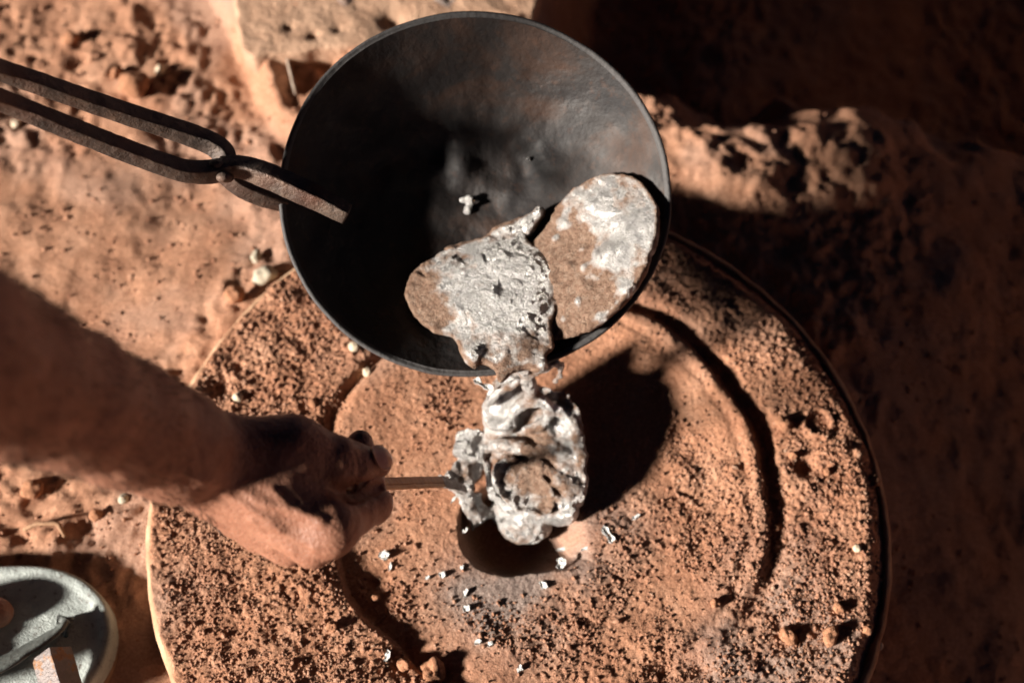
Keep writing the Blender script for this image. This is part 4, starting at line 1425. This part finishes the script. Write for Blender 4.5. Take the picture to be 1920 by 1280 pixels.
# ------------------------------------------------------------------ sandal, toe, rusty bar
sandal = empty('rubber_sandal', P(80, 1190, 0), 'pale grey rubber sandal at the lower left corner', 'sandal')
SO = [(-420, 1110), (-250, 1085), (-120, 1068), (-40, 1062), (60, 1060), (120, 1070), (165, 1092), (198, 1128), (212, 1170), (208, 1212), (192, 1252), (165, 1290), (120, 1325), (40, 1350), (-80, 1360), (-240, 1350), (-420, 1330)]


def sole(z0, z1, zref, grow, dish, mat, name):
    poly = np.array([P(a, b, zref)[:2] for a, b in SO])
    poly = spline(np.vstack([poly, poly[:1]]), 5)[:-1]
    f = Field((poly[:, 0].min() - .01, poly[:, 1].min() - .01, z0 - .008), (poly[:, 0].max() + .01, poly[:, 1].max() + .01, z1 + .012), .0017)
    sl, X, Y, Z = f.part(f.lo, f.lo + 9)
    x, y = X[:, :, 0], Y[:, :, 0]
    d2 = polydist(x, y, poly) - grow
    hz = z1 + (dish * sm(-.016, -.002, d2) - .0007 * np.exp(-((d2 + .010) / .0008) ** 2) if dish else 0) + .0006 * fb2(x, y, 40, 3, 3)
    tp = (Z - np.asarray(hz)[:, :, None] * np.ones_like(d2)[:, :, None])
    q = np.maximum(d2[:, :, None] + .003, 0) ** 2 + np.maximum(tp + .003, 0) ** 2
    D = np.where((d2[:, :, None] > -.003) & (tp > -.003), np.sqrt(q) - .003, np.maximum(d2[:, :, None], tp))
    f.F = np.maximum(D, z0 - Z).astype(np.float32)
    V, Q = f.surf(2)
    return mesh(name, V, Q, mat, sandal)


sole(.000, .011, .022, .0035, 0, M_SOLE, 'outsole')
sole(.0112, .0290, .030, 0, .0040, M_SANDAL, 'footbed')
strap = [[(124, 1166, .029), (117, 1173, .036), (98, 1188, .040), (50, 1218, .044), (0, 1246, .048), (-80, 1280, .050), (-180, 1310, .04), (-220, 1330, .02)]]
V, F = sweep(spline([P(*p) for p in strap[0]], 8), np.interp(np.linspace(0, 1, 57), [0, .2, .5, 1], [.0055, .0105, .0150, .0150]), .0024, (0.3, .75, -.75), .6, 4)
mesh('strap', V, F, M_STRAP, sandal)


def toe():
    f = Field(P(-330, 1170, .03) + np.array([0, -.06, -.03]), P(40, 1150, .03) + np.array([.03, .06, .08]), .0017)
    f.cap(P(-74, 1150, .039), P(-22, 1148, .038), .0118, .0118, .006)
    f.cap(P(-22, 1148, .038), P(-3, 1149, .037), .0118, .0104, .004)
    f.cap(P(-330, 1190, .043), P(-60, 1150, .041), .015, .0122, .010)
    f.cap(P(-330, 1225, .041), P(-100, 1205, .037), .014, .0100, .010)
    for i, (px, py) in enumerate(((-58, 1205), (-72, 1240), (-94, 1270), (-122, 1296))):
        f.cap(P(px - 70, py - 4, .037), P(px, py, .0355), .0085 - .0005 * i, .0080 - .0005 * i, .004)
        f.cap(P(-300, 1205, .040), P(px - 70, py - 4, .037), .012, .0085, .010)
    V, Q = f.surf(3)
    o = mesh('person', V, Q, M_SKIN)
    tag(o, 'brown big toe of a bare foot in the grey sandal at the left edge', 'person')
    c = P(-7, 1148, .0380)
    u, v = np.meshgrid(np.linspace(-1, 1, 13), np.linspace(-1, 1, 13), indexing='ij')
    x, y = u * np.sqrt(1 - v ** 2 / 2), v * np.sqrt(1 - u ** 2 / 2)
    r = .0118
    be = y * .0088 / r
    Pn = np.stack([c[0] - .004 + x * .0085, c[1] + r * np.sin(be), c[2] - .0008 + r * np.cos(be) - .0025 * np.clip(x, -1, 1) ** 2 * (x > 0)], -1)
    Vn = np.vstack([Pn.reshape(-1, 3), (Pn - np.array([0, 0, .0016])).reshape(-1, 3)])
    G = grid_faces(13, 13)
    bd = [i * 13 for i in range(13)] + [12 * 13 + j for j in range(1, 13)] + [i * 13 + 12 for i in range(11, -1, -1)] + [j for j in range(11, 0, -1)]
    S = np.array([(p, q, q + 169, p + 169) for p, q in zip(bd, bd[1:] + bd[:1])])
    mesh('toenail', Vn, np.concatenate([G, G[:, ::-1] + 169, S]), M_NAIL, o)


toe()

c0, c1 = P(97, 1224, .0505), P(140, 1370, .050)
dv = (c1 - c0) / np.linalg.norm(c1 - c0)
s1 = np.array([-.62, .1, .75])
V, F = sweep(np.linspace(c0, c1, 20), .0095, .0095, s1, .06, 3, .0003, 61)
tag(mesh('rusty_bar', V, F, M_RUST, smooth=False), 'end of a square steel bar with orange rust, at the bottom edge over the sandal', 'bar')
